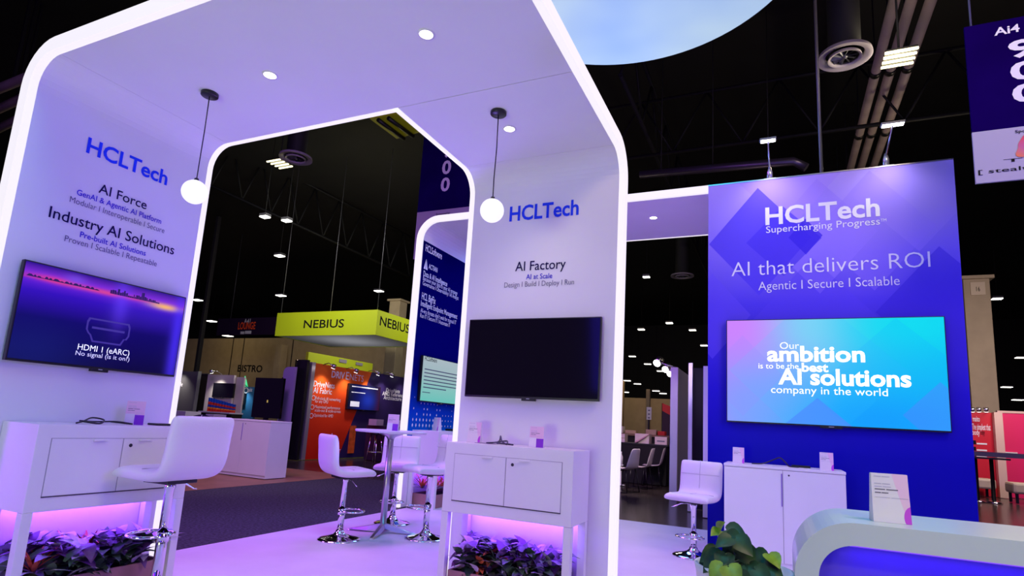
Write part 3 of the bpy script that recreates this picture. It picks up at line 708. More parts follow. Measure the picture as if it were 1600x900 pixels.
# ================================================================== BAR STOOLS
def bar_stool(label, x, y, ang, zs):
    """ang: direction the sitter faces; local front is +x"""
    L = thing('bar_stool', label, 'bar stool', (x, y, 0), ang, 'white leatherette bar stools with chrome bases'); W = False
    prof = [(.215, .02), (.20, .045), (.10, .04), (0, .035), (-.09, .038), (-.145, .055), (-.175, .10), (-.185, .17), (-.19, .25), (-.20, .32), (-.212, .385)]
    nw = 9; wd = .44; bm = bmesh.new(); th = .075
    nrm = []
    for i, (a, b) in enumerate(prof):
        p0 = prof[max(i-1, 0)]; p1 = prof[min(i+1, len(prof)-1)]; t = Vector((p1[0]-p0[0], p1[1]-p0[1])).normalized(); nrm.append(Vector((t.y, -t.x)))
    def grid(sign):
        G_ = []
        for i, (a, b) in enumerate(prof):
            row = []
            for j in range(nw):
                s = j/(nw-1)*2-1; ww = wd/2*(1-.03*(i/10)); edge = 1-.35*max(0, abs(s)-.75)/.25; ee = 1 if 0 < i < len(prof)-1 else .7
                q = Vector((a, b))+nrm[i]*sign*th/2*edge*ee
                row.append(bm.verts.new((q.x, s*ww, q.y)))
            G_.append(row)
        return G_
    A, B = grid(1), grid(-1); n = len(prof)
    for i in range(n-1):
        for j in range(nw-1):
            bm.faces.new((A[i][j], A[i][j+1], A[i+1][j+1], A[i+1][j])); bm.faces.new((B[i][j], B[i+1][j], B[i+1][j+1], B[i][j+1]))
        bm.faces.new((A[i][0], A[i+1][0], B[i+1][0], B[i][0])); bm.faces.new((A[i][-1], B[i][-1], B[i+1][-1], A[i+1][-1]))
    for j in range(nw-1):
        bm.faces.new((A[0][j], B[0][j], B[0][j+1], A[0][j+1])); bm.faces.new((A[-1][j], A[-1][j+1], B[-1][j+1], B[-1][j]))
    bmesh.ops.recalc_face_normals(bm, faces=bm.faces[:]); bmesh.ops.translate(bm, verts=bm.verts, vec=(0, 0, zs+.012))
    sh = obj('upholstered_shell', bm, LEATHER, L, W, [('SUBSURF', {'levels': 1, 'render_levels': 2})], smooth=True)
    def surf(i, s, off=.001):
        a, b = prof[i]; q = Vector((a, b))+nrm[i]*(-1)*(th/2+off); return (q.x, s*wd/2, q.y+zs+.012)
    sgn = 1
    def surfT(i, s, off=.0005):
        a, b = prof[i]; q = Vector((a, b))+nrm[i]*sgn*(th/2+off); return (q.x, s*wd/2, q.y+zs+.012)
    bm = bmesh.new()
    tube(bm, [surfT(i, 0) for i in range(6, 11)], .0022, 5); tube(bm, [surfT(8, s) for s in (-.88, -.4, 0, .4, .88)], .0022, 5)
    tube(bm, [surfT(i, 0) for i in range(2, 5)], .0022, 5); tube(bm, [surfT(3, s) for s in (-.88, -.4, 0, .4, .88)], .0022, 5)
    obj('seams', bm, SEAM, sh, W)
    obj('seat_plate', box(-.1, .1, -.1, .1, zs-.003, zs+.018, .003), BLACK, L, W)
    obj('upper_tube', lathe(bmesh.new(), [(0, zs), (.032, zs), (.032, zs-.03), (.025, zs-.05), (.025, max(.12, zs-.33)), (0, max(.12, zs-.33))], 24), CHROME, L, W)
    obj('lower_tube', lathe(bmesh.new(), [(0, zs-.2), (.03, zs-.335), (.03, .06), (0, .06)], 24), CHROME, L, W)
    obj('base', lathe(bmesh.new(), [(0, .085), (.036, .085), (.04, .07), (.06, .05), (.11, .03), (.17, .018), (.195, .010), (.2, 0), (0, 0)], 48), CHROME, L, W)
    zf = zs-.32; ring = []
    for k in range(20):
        a = 2*pi*k/20; ring.append((.10+.11*cos(a), .13*sin(a), zf+.01))
    fr = bmesh.new(); tube(fr, ring, .009, 8, True); obj('footrest', fr, CHROME, L, W)
    obj('footrest_collar', lathe(bmesh.new(), [(.031, zf-.02), (.036, zf-.02), (.036, zf+.035), (.031, zf+.035)], 20), CHROME, L, W)
    obj('height_lever', tube(bmesh.new(), [(0.02, -.02, zs-.008), (.02, -.12, zs-.02), (.03, -.19, zs-.055), (.03, -.215, zs-.06)], .005, 6), CHROME, L, W)
    return L
bar_stool('large white bar stool in front of the left wall cabinet', -3.30, 2.42, radians(183), .70)
bar_stool('white bar stool left of the round bar table, back to the aisle', -3.75, 4.53, radians(62), .565)
bar_stool('white bar stool behind the round bar table facing the front', -3.89, 5.55, radians(-66), .555)
bar_stool('white bar stool right of the round bar table, partly behind the pylon', -3.17, 5.10, radians(238), .61)
bar_stool('white bar stool beside the cabinet before the blue wall', -.77, 6.10, radians(-104), .50)

# ================================================================== BAR TABLE
tb = thing('bar_table', 'round white bar table on one chrome column', 'table', (-3.66, 5.07, 0))
cT = (-3.66, 5.07, 0)
obj('table_top', lathe(bmesh.new(), [(0, 1.015), (.36, 1.015), (.365, 1.008), (.36, .992), (0, .992)], 56, cT, False), WHITE, tb)
obj('top_bracket', lathe(bmesh.new(), [(0, .991), (.13, .991), (.12, .975), (.05, .95), (.03, .92), (0, .92)], 28, cT), STEEL, tb)
obj('column', lathe(bmesh.new(), [(0, .93), (.032, .93), (.032, .03), (0, .03)], 24, cT), STEEL, tb)
for k in range(4):
    a = radians(20)+k*pi/2; d = Vector((cos(a), sin(a), 0)); s = Vector((-sin(a), cos(a), 0)); c = Vector(cT)
    bm = bmesh.new(); rows = []
    for t, zz, ww in ((.02, .09, .03), (.15, .06, .03), (.34, .018, .024), (.36, .012, .02)):
        q = c+d*t; rows.append([bm.verts.new(q-s*ww+Vector((0, 0, max(0, zz-.045)))), bm.verts.new(q+s*ww+Vector((0, 0, max(0, zz-.045)))), bm.verts.new(q+s*ww*.6+Vector((0, 0, zz))), bm.verts.new(q-s*ww*.6+Vector((0, 0, zz)))])
    for r0, r1 in zip(rows, rows[1:]):
        for i in range(4): bm.faces.new((r0[i], r0[(i+1) % 4], r1[(i+1) % 4], r1[i]))
    bm.faces.new(rows[0][::-1]); bm.faces.new(rows[-1]); bmesh.ops.recalc_face_normals(bm, faces=bm.faces[:])
    obj('foot', bm, STEEL, tb)
info_card('lilac info card standing on the round bar table', Vector((-3.63, 5.05, 1.0155)), radians(20), 1.1, CARDM2)

# ================================================================== RECEPTION COUNTER
cnt = thing('reception_counter', 'white rounded reception counter with violet lit recess at the right front', 'counter', (.04, 2.3, 0))
x0, x1, zt, r1, wt = .04, 1.9, .90, .115, .072
inn, out = bend(x0+wt, 1, zt-wt, r1, wt, end=x1-wt-.1, n=14)
outl = list(out); 
obj('frame', strip2d(bmesh.new(), inn, out, 1, 2.3, 2.76), mat('pale_grey_laminate', (.62, .68, .63), .3, noise=.02, nscale=3), cnt)
obj('frame', box(x1-wt-.1, x1, 2.3, 2.76, 0, zt), mat('pale_grey_laminate', (.62, .68, .63), .3), cnt)
obj('recess_panel', box(x0+wt, x1-wt-.1, 2.40, 2.42, 0, zt-wt), mat('painted_violet_glow', (.12, .07, .72), .45, spec=.2), cnt)  # white panel; the violet LED glow is put into its base colour
obj('recess_led', box(x0+wt+.1, x1-.25, 2.375, 2.39, zt-wt-.014, zt-wt-.002), mat('indigo_led', (.4, .2, 1), .4, emit=.6, ecol=(.25, .02, 1)), cnt)
lo = light('counter_glow', 'AREA', (.95, 2.35, zt-wt-.02), .9, (.14, .02, 1), None, 1.5, .05)
lo = light('counter_glow', 'AREA', (x0+wt+.02, 2.35, .55), .5, (.32, .02, 1), (1, 2.4, .55), .5, .04)
info_card('cream info card standing on the reception counter', hit(1391, 815.5, 2, .9005), radians(6), 1.08, CARDM)

# potted plant at the front right
pp = thing('potted_plant', 'green broad leaved potted plant beside the reception counter', 'plant', (-.13, 2.42, 0))
obj('pot', lathe(bmesh.new(), [(0, 0), (.11, 0), (.12, .03), (.165, .66), (.172, .69), (.16, .69), (.155, .66), (0, .64)], 32, (-.13, 2.42, 0)), WHITE, pp)
PGREEN = mat('deep_green_leaf', (.018, .06, .016), .45, noise=.45, nscale=22)
PLIME = mat('fresh_green_leaf', (.20, .33, .02), .4, noise=.35, nscale=22)
obj('soil', lathe(bmesh.new(), [(0, .665), (.15, .665), (.15, .655), (0, .65)], 24, (-.13, 2.42, 0)), SOIL, pp)
def heart(bm, c, d, up, L, mi, fold=.22):
    d = d.normalized(); s = d.cross(up).normalized(); u = s.cross(d).normalized()
    prof = [(-.12, .22), (.0, .42), (.18, .5), (.4, .46), (.62, .34), (.82, .17), (1, 0)]; rows = []
    for t, wd in prof:
        mid = max(t, 0) if t < .0 else t
        cc_ = c+d*L*t-u*L*.28*t*t; m_ = c+d*L*max(t, .0)-u*L*.28*t*t
        rows.append((cc_-s*wd*L*1.0+u*fold*wd*L, cc_-s*wd*L*.5+u*fold*wd*L*.3, m_, cc_+s*wd*L*.5+u*fold*wd*L*.3, cc_+s*wd*L+u*fold*wd*L))
    V = [[bm.verts.new(p) for p in r] for r in rows]
    for a, b in zip(V, V[1:]):
        for k in range(4):
            f = bm.faces.new((a[k], a[k+1], b[k+1], b[k])); f.material_index = mi; f.smooth = True
rl = random.Random(21)
leaves = []   # tip pixel, root pixel, depth, size, colour
spec = [((1126, 815), (1122, 830), 2.36, .045, 1), ((1112, 833), (1124, 829), 2.36, .035, 1), ((1166, 836), (1135, 828), 2.38, .065, 0), ((1160, 848), (1136, 836), 2.34, .07, 0), ((1176, 864), (1150, 842), 2.32, .085, 0),
        ((1118, 850), (1142, 842), 2.30, .06, 0), ((1130, 862), (1148, 848), 2.36, .07, 0), ((1096, 872), (1122, 862), 2.33, .085, 0), ((1100, 888), (1128, 868), 2.3, .1, 0), ((1128, 886), (1134, 866), 2.28, .08, 0),
        ((1112, 902), (1130, 884), 2.24, .085, 1), ((1150, 905), (1138, 886), 2.22, .085, 1), ((1188, 880), (1160, 862), 2.34, .09, 0), ((1205, 882), (1178, 866), 2.36, .085, 0), ((1216, 880), (1202, 866), 2.34, .07, 1),
        ((1222, 900), (1194, 884), 2.32, .085, 0), ((1180, 898), (1170, 882), 2.3, .07, 0), ((1200, 905), (1180, 890), 2.26, .08, 0), ((1160, 900), (1156, 884), 2.30, .06, 0), ((1128, 846), (1142, 838), 2.40, .06, 0), ((1150, 858), (1140, 846), 2.42, .07, 0),
        ((1170, 872), (1150, 862), 2.40, .08, 0), ((1140, 878), (1150, 862), 2.42, .08, 0), ((1092, 896), (1110, 880), 2.36, .07, 0), ((1165, 915), (1150, 900), 2.24, .09, 0), ((1210, 918), (1190, 900), 2.28, .09, 0), ((1130, 925), (1140, 905), 2.24, .09, 0)]
stem = bmesh.new(); rootp = Vector((-.13, 2.42, .66))
for k, (tip, rt, y, sz, mi) in enumerate(spec):
    a = hit(*rt, 1, y+.02); b = hit(*tip, 1, y-.02); d = b-a
    up = Vector((rl.uniform(-.3, .3), -.75, .65))
    bm = bmesh.new(); heart(bm, a, d, up, max(d.length, sz*.9), 0)
    obj('leaf', bm, PLIME if mi else PGREEN, pp)
    rr = rootp+Vector((rl.uniform(-.05, .05), rl.uniform(-.05, .05), 0)); mid = (a+rr)/2+Vector((0, 0, .04)); tube(stem, [rr, mid, a], .003, 5)
obj('stems', stem, mat('green_stem', (.08, .14, .03), .5), pp)

# ================================================================== OVERHEAD: glowing round drum, banners
dr = thing('hanging_drum_sign', 'large round pale blue glowing fabric drum hanging overhead', 'hanging sign', (-1.44, 5.09, 6))
g = bpy.data.materials.new('glowing_sky_fabric'); g.use_nodes = True; nt = g.node_tree; b = nt.nodes['Principled BSDF']
n = nt.nodes.new('ShaderNodeTexNoise'); n.inputs['Scale'].default_value = .35; n.inputs['Detail'].default_value = 3; tc = nt.nodes.new('ShaderNodeTexCoord'); nt.links.new(tc.outputs['Object'], n.inputs['Vector'])
rr = nt.nodes.new('ShaderNodeValToRGB'); rr.color_ramp.elements[0].position = .35; rr.color_ramp.elements[1].position = .68
rr.color_ramp.elements[0].color = (*srgb(150, 185, 240), 1); rr.color_ramp.elements[1].color = (*srgb(215, 238, 238), 1)
nt.links.new(n.outputs['Fac'], rr.inputs['Fac']); nt.links.new(rr.outputs[0], b.inputs['Emission Color']); b.inputs['Emission Strength'].default_value = .88; b.inputs['Base Color'].default_value = (.1, .1, .1, 1)
obj('lower_face', lathe(bmesh.new(), [(0, 6.0), (1.95, 6.0), (1.95, 6.02), (0, 6.02)], 96, (-1.44, 5.09, 0), False), g, dr)
obj('side_face', lathe(bmesh.new(), [(1.955, 6.0), (1.955, 7.2), (1.94, 7.2), (1.94, 6.025)], 96, (-1.44, 5.09, 0), False), mat('drum_side', srgb(20, 16, 60), .6), dr)
for k in range(3):
    a = 2*pi*k/3; obj('cable', tube(bmesh.new(), [(-1.44+1.8*cos(a), 5.09+1.8*sin(a), 7.2), (-1.44+1.0*cos(a), 5.09+1.0*sin(a), 11.99)], .01, 6), GREYMET, dr)
BANP = mat('purple_banner', srgb(24, 3, 78), .5, noise=.2, nscale=1.2, spec=0); BANW = mat('banner_white', (.5, .47, .54), .5, spec=.1)
def ring_logo(parent, c, R):
    gl = G('gradient_ring', .5); col = gl.ramp(gl.v, [(0, srgb(60, 70, 230)), (.45, srgb(160, 60, 200)), (.7, srgb(230, 70, 110)), (1, srgb(190, 40, 140))])
    col = gl.mix(gl.blob(.05, .1, .45, .5), col, srgb(250, 140, 60)); m = gl.done(col)
    bm = bmesh.new(); uv = bm.loops.layers.uv.new('UVMap'); N = 48; I = []; O = []
    for k in range(N):
        a = 2*pi*k/N; rad = R*(1+.38*max(0, cos(1.5*(a-pi/2)))**3 if False else 1+.32*cos(3*(a-pi/2))**3*(1 if cos(3*(a-pi/2)) > 0 else .15))
        O.append(bm.verts.new(c+Vector((rad*cos(a), 0, rad*sin(a))))); I.append(bm.verts.new(c+Vector((R*.56*cos(a)+R*.05, 0, R*.56*sin(a)-R*.08))))
    for k in range(N):
        f = bm.faces.new((I[k], O[k], O[(k+1) % N], I[(k+1) % N]))
        for l in f.loops: l[uv].uv = ((l.vert.co.x-c.x)/R/2.6+.5, (l.vert.co.z-c.z)/R/2.6+.5)
    obj('ring_emblem', bm, m, parent)
def banner(label, x0, y, w, z1, zm, z0, loops, dw=.085, k2=1.0):
    L = thing('hanging_banner', label, 'banner', (x0+w/2, y, z0), 0, 'hanging number banners'); t = .02
    obj('upper_cloth', box(x0, x0+w, y, y+t, zm, z1), BANP, L); obj('lower_cloth', box(x0, x0+w, y, y+t, z0, zm-.001), BANW, L)
    k = w/2.0; xc = x0+w/2; H = z1-zm
    tx = lambda s, xa, xb, zz, cap, m, b=0: lettering(L, s, (xa, y, zz), (1, 0, 0), xb-xa, cap, m, b)
    tx('Ai4', xc-.21*w*k2, xc-.04*w*k2, z1-.135*H, .07*H, WHITEINK, .02)
    for i, ch in enumerate('900'): tx(ch, xc-(dw+.04*(k2-1)/.22)*w, xc+(dw-.04*(k2-1)/.22)*w, z1-(.37+.205*i)*H, .15*H, WHITEINK, .03)
    hl = zm-z0
    tx('Sponsored by', xc-.13*w*k2, xc+.13*w*k2, zm-.12*hl, .055*hl, BLACKINK, .01)
    ring_logo(L, Vector((xc, y-.004, zm-.38*hl)), .12*w*k2)
    tx('TUA', xc-.22*w*k2, xc+.2*w*k2, zm-.66*hl, .06*hl, BLACKINK)
    tx('[ stealth_mode ]', xc-.39*w*k2, xc+.39*w*k2, zm-.83*hl, .075*hl, BLACKINK, .004)
    for px in loops: obj('cable', tube(bmesh.new(), [(px, y+.01, z1), (px, y+.01, 11.99)], .008, 6), GREYMET, L)
    return L
a, b, c_ = hit(1510, 42, 1, 5.6), hit(1519, 207, 1, 5.6), hit(1521, 287, 1, 5.6)
wB = .81
banner('near purple and white number banner hanging right of the blue wall', b.x, 5.6, wB, a.z, b.z, c_.z, (b.x+.05,), .115, 1.22)
a, b, c_ = hit(655, 200, 1, 12), hit(652, 332, 1, 12), hit(649, 372, 1, 12); b2 = hit(737, 297, 1, 12)
banner('far purple and white number banner seen through the arch', b.x, 12, b2.x-b.x, b.z+(b2.x-b.x)*1.45, b.z, b.z-(b2.x-b.x)*.8, (b.x+.1, b2.x-.1))

# ================================================================== HALL CEILING EQUIPMENT
def vent(label, px, z, R, group='round ceiling air diffusers'):
    c = hit(*px, 2, z); L = thing('air_diffuser', label, 'air vent', c, 0, group)
    VM = mat('vent_paint', (.42, .38, .42), .5)
    obj('duct', lathe(bmesh.new(), [(R*.55, .1), (R*.6, .12), (R*.6, 11.98-z)], 32, c), DARK, L)
    obj('outer_ring', lathe(bmesh.new(), [(R, 0), (R*.98, .06), (R*.72, .10), (R*.70, .06), (R*.74, .02), (R, 0)], 40, c), VM, L)
    obj('inner_ring', lathe(bmesh.new(), [(R*.62, 0), (R*.6, .05), (R*.52, .06), (R*.53, .01), (R*.62, 0)], 40, c+Vector((0, 0, -.03))), VM, L)
    bm = bmesh.new()
    for k in range(10):
        a = 2*pi*k/10; d = Vector((cos(a), sin(a), 0)); s = Vector((-sin(a), cos(a), 0))
        quadbox(bm, [c+d*R*.1-s*.02, c+d*R*.52-s*R*.1, c+d*R*.52+s*R*.02+Vector((0, 0, .06)), c+d*R*.1+s*.02+Vector((0, 0, .05))], (0, 0, .006))
    lathe(bm, [(0, -.02), (R*.1, 0), (R*.1, .06), (0, .06)], 16, c); obj('blades', bm, GREYMET, L)
vent('round ceiling air diffuser above the blue wall', (1320, 90), 8, .44)
vent('round ceiling air diffuser behind the four bar lamp in the arch', (462, 248), 8, .44)
vent('small round ceiling air diffuser seen right of the front arch', (1066, 432), 8, .5)
def barlamp(label, px, z):
    c = hit(*px, 2, z); L = thing('bar_lamp', label, 'lamp', c, 0, 'four bar ceiling lamps')
    obj('hanger', tube(bmesh.new(), [c+Vector((0, 0, .05)), c+Vector((0, 0, 12-z-.01))], .02, 6), DARK, L)
    obj('backplate', box(c.x-.24, c.x+.24, c.y-.26, c.y+.26, c.z+.03, c.z+.06), BLACK, L)
    for k in range(4):
        y = c.y-.225+k*.15; obj('glowing_bar', box(c.x-.25, c.x+.25, y-.02, y+.02, c.z, c.z+.028), BARLAMP, L)
barlamp('four bar ceiling lamp among the pipes above the blue wall', (1405, 92), 8)
barlamp('four bar ceiling lamp seen through the front arch', (437, 257), 8)
light('bar_lamp_glow', 'POINT', hit(1405, 92, 2, 7.8), 60, (1, .85, .6), size=.2)
# pipes: three run away from us
for k, px in enumerate(((1382, 60), (1406, 60), (1434, 60))):
    p = hit(*px, 2, 9.4); L = thing('ceiling_pipe', ('left', 'middle', 'right')[k]+' one of three pale pipes under the hall ceiling', 'pipe', (p.x, 20, 9.4), 0, 'pale ceiling pipes above the blue wall')
    obj('pipe', tube(bmesh.new(), [(p.x, 6, 9.4), (p.x, 20, 9.4), (p.x, 34, 9.4)], .10, 14), PIPE, L)
    for y in range(8, 34, 3):
        bm = bmesh.new(); tube(bm, [(p.x, y, 9.4), (p.x, y+.16, 9.4)], .115, 14); bx(bm, p.x-.012, p.x+.012, y+.06, y+.1, 9.5, 11.99); obj('hanger', bm, BLACK, L)
for k, px in enumerate(((20, 130), (25, 158), (28, 186))):
    p = hit(*px, 2, 8.5); L = thing('ceiling_pipe', ('upper', 'middle', 'lower')[k]+' one of the pale pipes left of the front arch', 'pipe', p, 0, 'pale ceiling pipes left of the arch')
    d = (hit(60, px[1]-16, 2, 8.5)-p).normalized(); obj('pipe', tube(bmesh.new(), [p-d*4, p, p+d*9], .11, 14), PIPE, L)
    bm = bmesh.new(); bx(bm, p.x-.03, p.x+.03, p.y-.03, p.y+.03, 8.55, 11.99); obj('hanger', bm, BLACK, L)
# silver duct and suspension poles behind the blue wall
pa, pb = hit(1000, 273, 1, 14), hit(1240, 252, 1, 14); pc = hit(1260, 262, 1, 14)
dct = thing('silver_duct', 'dim silver duct behind the top of the blue wall', 'duct', (pa+pb)/2)
obj('duct_pipe', tube(bmesh.new(), [pa, pb, pc], .10, 14), mat('duct_foil', (.12, .1, .16), .35, .8), dct)
for f in (.15, .5, .85):
    q = pa.lerp(pb, f); obj('hanger', tube(bmesh.new(), [q+Vector((0, 0, .09)), Vector((q.x, q.y, 11.99))], .012, 5), DARK, dct)
o = obj('suspension_pole', tube(bmesh.new(), [hit(1284, 275, 1, 7.4), hit(1277, 100, 1, 7.4), hit(1272, -40, 1, 7.4)], .018, 8), GREYMET); tag(o, 'thin grey pole rising behind the blue wall', 'pole')
# trusses
def truss(label, A, B, h, n, r=.06):
    A, B = Vector(A), Vector(B); L = thing('roof_truss', label, 'truss', (A+B)/2)
    up = Vector((0, 0, h)); bm = bmesh.new(); tube(bm, [A, B], r, 6); obj('lower_chord', bm, TRUSS, L)
    bm = bmesh.new(); tube(bm, [A+up, B+up], r, 6); obj('upper_chord', bm, TRUSS, L); bm = bmesh.new()
    for i in range(n):
        p = A.lerp(B, i/n); q = A.lerp(B, (i+.5)/n)+up; s = A.lerp(B, (i+1)/n); tube(bm, [p, q], r*.6, 5); tube(bm, [q, s], r*.6, 5)
    obj('bracing', bm, TRUSS, L)
truss('dark roof truss crossing behind the front arch opening', hit(330, 290, 1, 16), hit(640, 432, 1, 26), 2.2, 8, .07)
truss('dark roof truss running back over the blue wall', (-3.2, 12, 9.2), (-3.2, 40, 9.2), 1.8, 12)
truss('dark roof truss crossing above the blue wall', (-6, 15, 8.6), (8, 15, 8.6), 1.6, 8, .05)
# far ceiling lamps
lamps = [(437, 400), (439, 462), (308, 469), (592, 455), (330, 502), (356, 525), (364, 540), (442, 541), (511, 555), (590, 555), (621, 573), (414, 339), (448, 345), (1010, 433), (1082, 516), (1100, 540), (988, 557), (1012, 569),
         (1032, 580), (980, 595), (996, 600), (1025, 611), (1036, 615), (977, 613), (1558, 467), (1595, 559), (1573, 605), (1590, 625), (1545, 252), (1046, 505), (1002, 515)]
lt = None; horizon = lambda x: 535+.0565*(x+1046)
for k, px in enumerate(lamps):
    up_ = horizon(px[0])-px[1]; z = 8.5
    c = hit(*px, 2, z)
    if c.y > 56: c = hit(*px, 1, 54-(k % 5)*1.2)
    if k in (13, 29, 30): c = hit(*px, 2, 8.5)
    D = (c-EYE).length; s = D/909
    left = px[0] < 700
    lab = 'small bright ceiling lamp far back in the dark hall, %s' % ('left of the front pylon' if left else ('right of the blue wall' if px[0] > 1500 else 'between pylon and blue wall'))
    L = thing('ceiling_lamp', lab, 'lamp', c, 0, 'far ceiling lamps '+('left' if left else ('right' if px[0] > 1500 else 'middle')))
    w_ = max(.12, (6 if left else 4.8)*s); h_ = w_*.8
    if px == (1545, 252): w_ = .16
    obj('housing', box(c.x-w_*1.05, c.x+w_*1.05, c.y-h_, c.y+h_, c.z+.02, c.z+.12), GREYMET, L)
    obj('lens', box(c.x-w_, c.x+w_, c.y-h_*.95, c.y+h_*.95, c.z-.02, c.z+.018), FARLAMP, L)
    obj('hanger', tube(bmesh.new(), [c+Vector((0, 0, .12)), Vector((c.x, c.y, 11.99))], .012, 5), DARK, L)

# ================================================================== BACKGROUND BOOTHS, LEFT
# lime hanging sign
ny = 18.0; a, b, c_, d_ = hit(433, 489, 1, ny), hit(590, 484, 1, ny), hit(587, 524, 1, ny), hit(430, 524, 1, ny)
nx0, nx1, nz1, nz0 = (a.x+d_.x)/2, (b.x+c_.x)/2, (a.z+b.z)/2, (c_.z+d_.z)/2; nd = 3.4
sg = thing('hanging_sign', 'lime green square hanging sign with dark lettering', 'sign', ((nx0+nx1)/2, ny+nd/2, nz0))
bm = bmesh.new()
for q in ((nx0, nx1, ny, ny+.05), (nx0, nx1, ny+nd-.05, ny+nd), (nx0, nx0+.05, ny+.051, ny+nd-.051), (nx1-.05, nx1, ny+.051, ny+nd-.051)): bx(bm, *q, nz0, nz1)
obj('fabric_face', bm, LIME, sg)
obj('underside', box(nx0+.06, nx1-.06, ny+.06, ny+nd-.06, nz0+.02, nz0+.05), mat('white_underside', (.7, .7, .72), .6), sg)
wall_text(sg, 'NEBIUS', 1, ny-.001, (474, 513), (537, 511), (nz1-nz0)*.33, BLACKINK, .012)
bq = hit(593, 509, 0, nx1); bq2 = hit(639, 520, 0, nx1)
lettering(sg, 'NEBIUS', (nx1, bq.y, (bq.z+bq2.z)/2), (0, 1, 0), (bq2.y-bq.y), (nz1-nz0)*.36, BLACKINK, .012)
for x, y in ((nx0+.1, ny+.1), (nx1-.1, ny+.1), (nx0+2.8, ny+.1), (nx1-.1, ny+nd-.1)): obj('cable', tube(bmesh.new(), [(x, y, nz1), (x, y, 11.99)], .01, 5), GREYMET, sg)
light('sign_wash', 'AREA', ((nx0+nx1)/2+2, ny-5, 7.5), 330, (1, .97, .85), ((nx0+nx1)/2, ny, 4.6), 1.5)
light('sign_wash', 'AREA', (nx1+4, ny+2, 7.5), 200, (1, .97, .85), (nx1, ny+1.5, 4.6), 1.5)
light('sign_underwash', 'AREA', ((nx0+nx1)/2, ny+nd/2, 2.7), 14, (.9, .92, 1), ((nx0+nx1)/2, ny+nd/2, 4), 2)

# orange booth wall
DX = -10.5
dn = thing('booth_wall', 'orange and dark purple booth wall with white lettering', 'exhibition wall', (DX, 13.5, 0))
dz = 2.36
DPUR = mat('dark_purple_print', srgb(46, 28, 88), .5, noise=.2, nscale=1.5)
og = G('orange_print', .5); OR = og.done(og.ramp(og.v, [(0, srgb(225, 40, 20)), (.6, srgb(240, 70, 30)), (1, srgb(250, 120, 40))]))
obj('wall_body', box(DX-.1, DX-.004, 11.12, 16.4, 0, dz), DPUR, dn)
tr = hit(581, 583, 0, DX); br = hit(538, 690, 0, DX); yb = br.y+(br.y-tr.y)/(br.z-tr.z)*(0-br.z)
obj('orange_graphic', uvquad([(DX, 11.12, 0), (DX, yb, 0), (DX, tr.y, dz), (DX, 11.12, dz)]), OR, dn)
obj('edge_post', box(DX-.12, DX+.02, 11.0, 11.115, 0, dz+.01), mat('aluminium', (.6, .58, .62), .35, .7), dn)
def z5(x, y): return (420+x/5, 540+y/5)
T = lambda s, pl, pr, cap, b=0, m=WHITEINK: wall_text(dn, s, 0, DX+.002, z5(*pl), z5(*pr), cap, m, b)
T('DRIV', (488, 247), (590, 262), .17, .02); T('E', (600, 264), (624, 267), .2, .0); T('NETS', (630, 270), (738, 282), .17, -.006)
T('DriveNets', (348, 320), (512, 333), .14, .012); T('AI Fabric', (345, 368), (490, 382), .14, .012)
for s, pl, pr in (('Full-stack AI networking', (365, 415), (558, 441)), ('for any GPU', (360, 442), (460, 455)), ('Maximized performance', (358, 490), (555, 499)), ('scale-out & scale-across', (357, 515), (560, 526)), ('Optimized for AMD', (350, 556), (500, 560))):
    T(s, pl, pr, .075, 0)
for q in ((350, 408), (340, 480), (333, 548)):
    p = hit(*z5(*q), 0, DX+.004); bm = lathe(bmesh.new(), [(.05, 0), (.065, 0)], 16); bmesh.ops.rotate(bm, verts=bm.verts, matrix=Matrix.Rotation(pi/2, 3, 'Y')); bmesh.ops.translate(bm, verts=bm.verts, vec=p); obj('bullet_ring', bm, WHITEINK, dn)
T('DriveNets', (915, 362), (1022, 371), .11, .012); T('AMD Reference', (885, 393), (1055, 400), .11, .012); T('Architecture', (895, 422), (1035, 430), .11, .012)
pA, pB, pC, pD = [hit(*p, 0, DX+.09) for p in ((548, 600), (594, 604), (594, 642), (541, 640))]
g = G('circuit_screen', .2, emit=.8)
col = g.ramp(g.u, [(0, srgb(10, 10, 40)), (.5, srgb(14, 22, 120)), (.8, srgb(20, 20, 90)), (1, srgb(60, 10, 50))])
CIRC = g.done(g.mix(g.math('MULTIPLY', g.blob(.62, .4, .2, .3), .8), col, srgb(30, 60, 200)))
y0_, y1_, z0_, z1_ = (pA.y+pD.y)/2, (pB.y+pC.y)/2, (pC.z+pD.z)/2, (pA.z+pB.z)/2
tvD, MD, s = make_tv('television', 'small dark blue television on the orange booth wall', (DX, (y0_+y1_)/2, (z0_+z1_)/2), (0, 1, 0), y1_-y0_, z1_-z0_, CIRC, .08)
wq, hq = y1_-y0_, z1_-z0_
on_screen('slide_text', MD, [[(-.42*wq, .38*hq), (.4*wq, .38*hq), (.4*wq, .42*hq), (-.42*wq, .42*hq)], [(-.42*wq, .16*hq), (0, .16*hq), (0, .19*hq), (-.42*wq, .19*hq)], [(-.42*wq, -.38*hq), (-.15*wq, -.38*hq), (-.15*wq, -.18*hq), (-.42*wq, -.18*hq)]], DIMINK, tvD, .083)
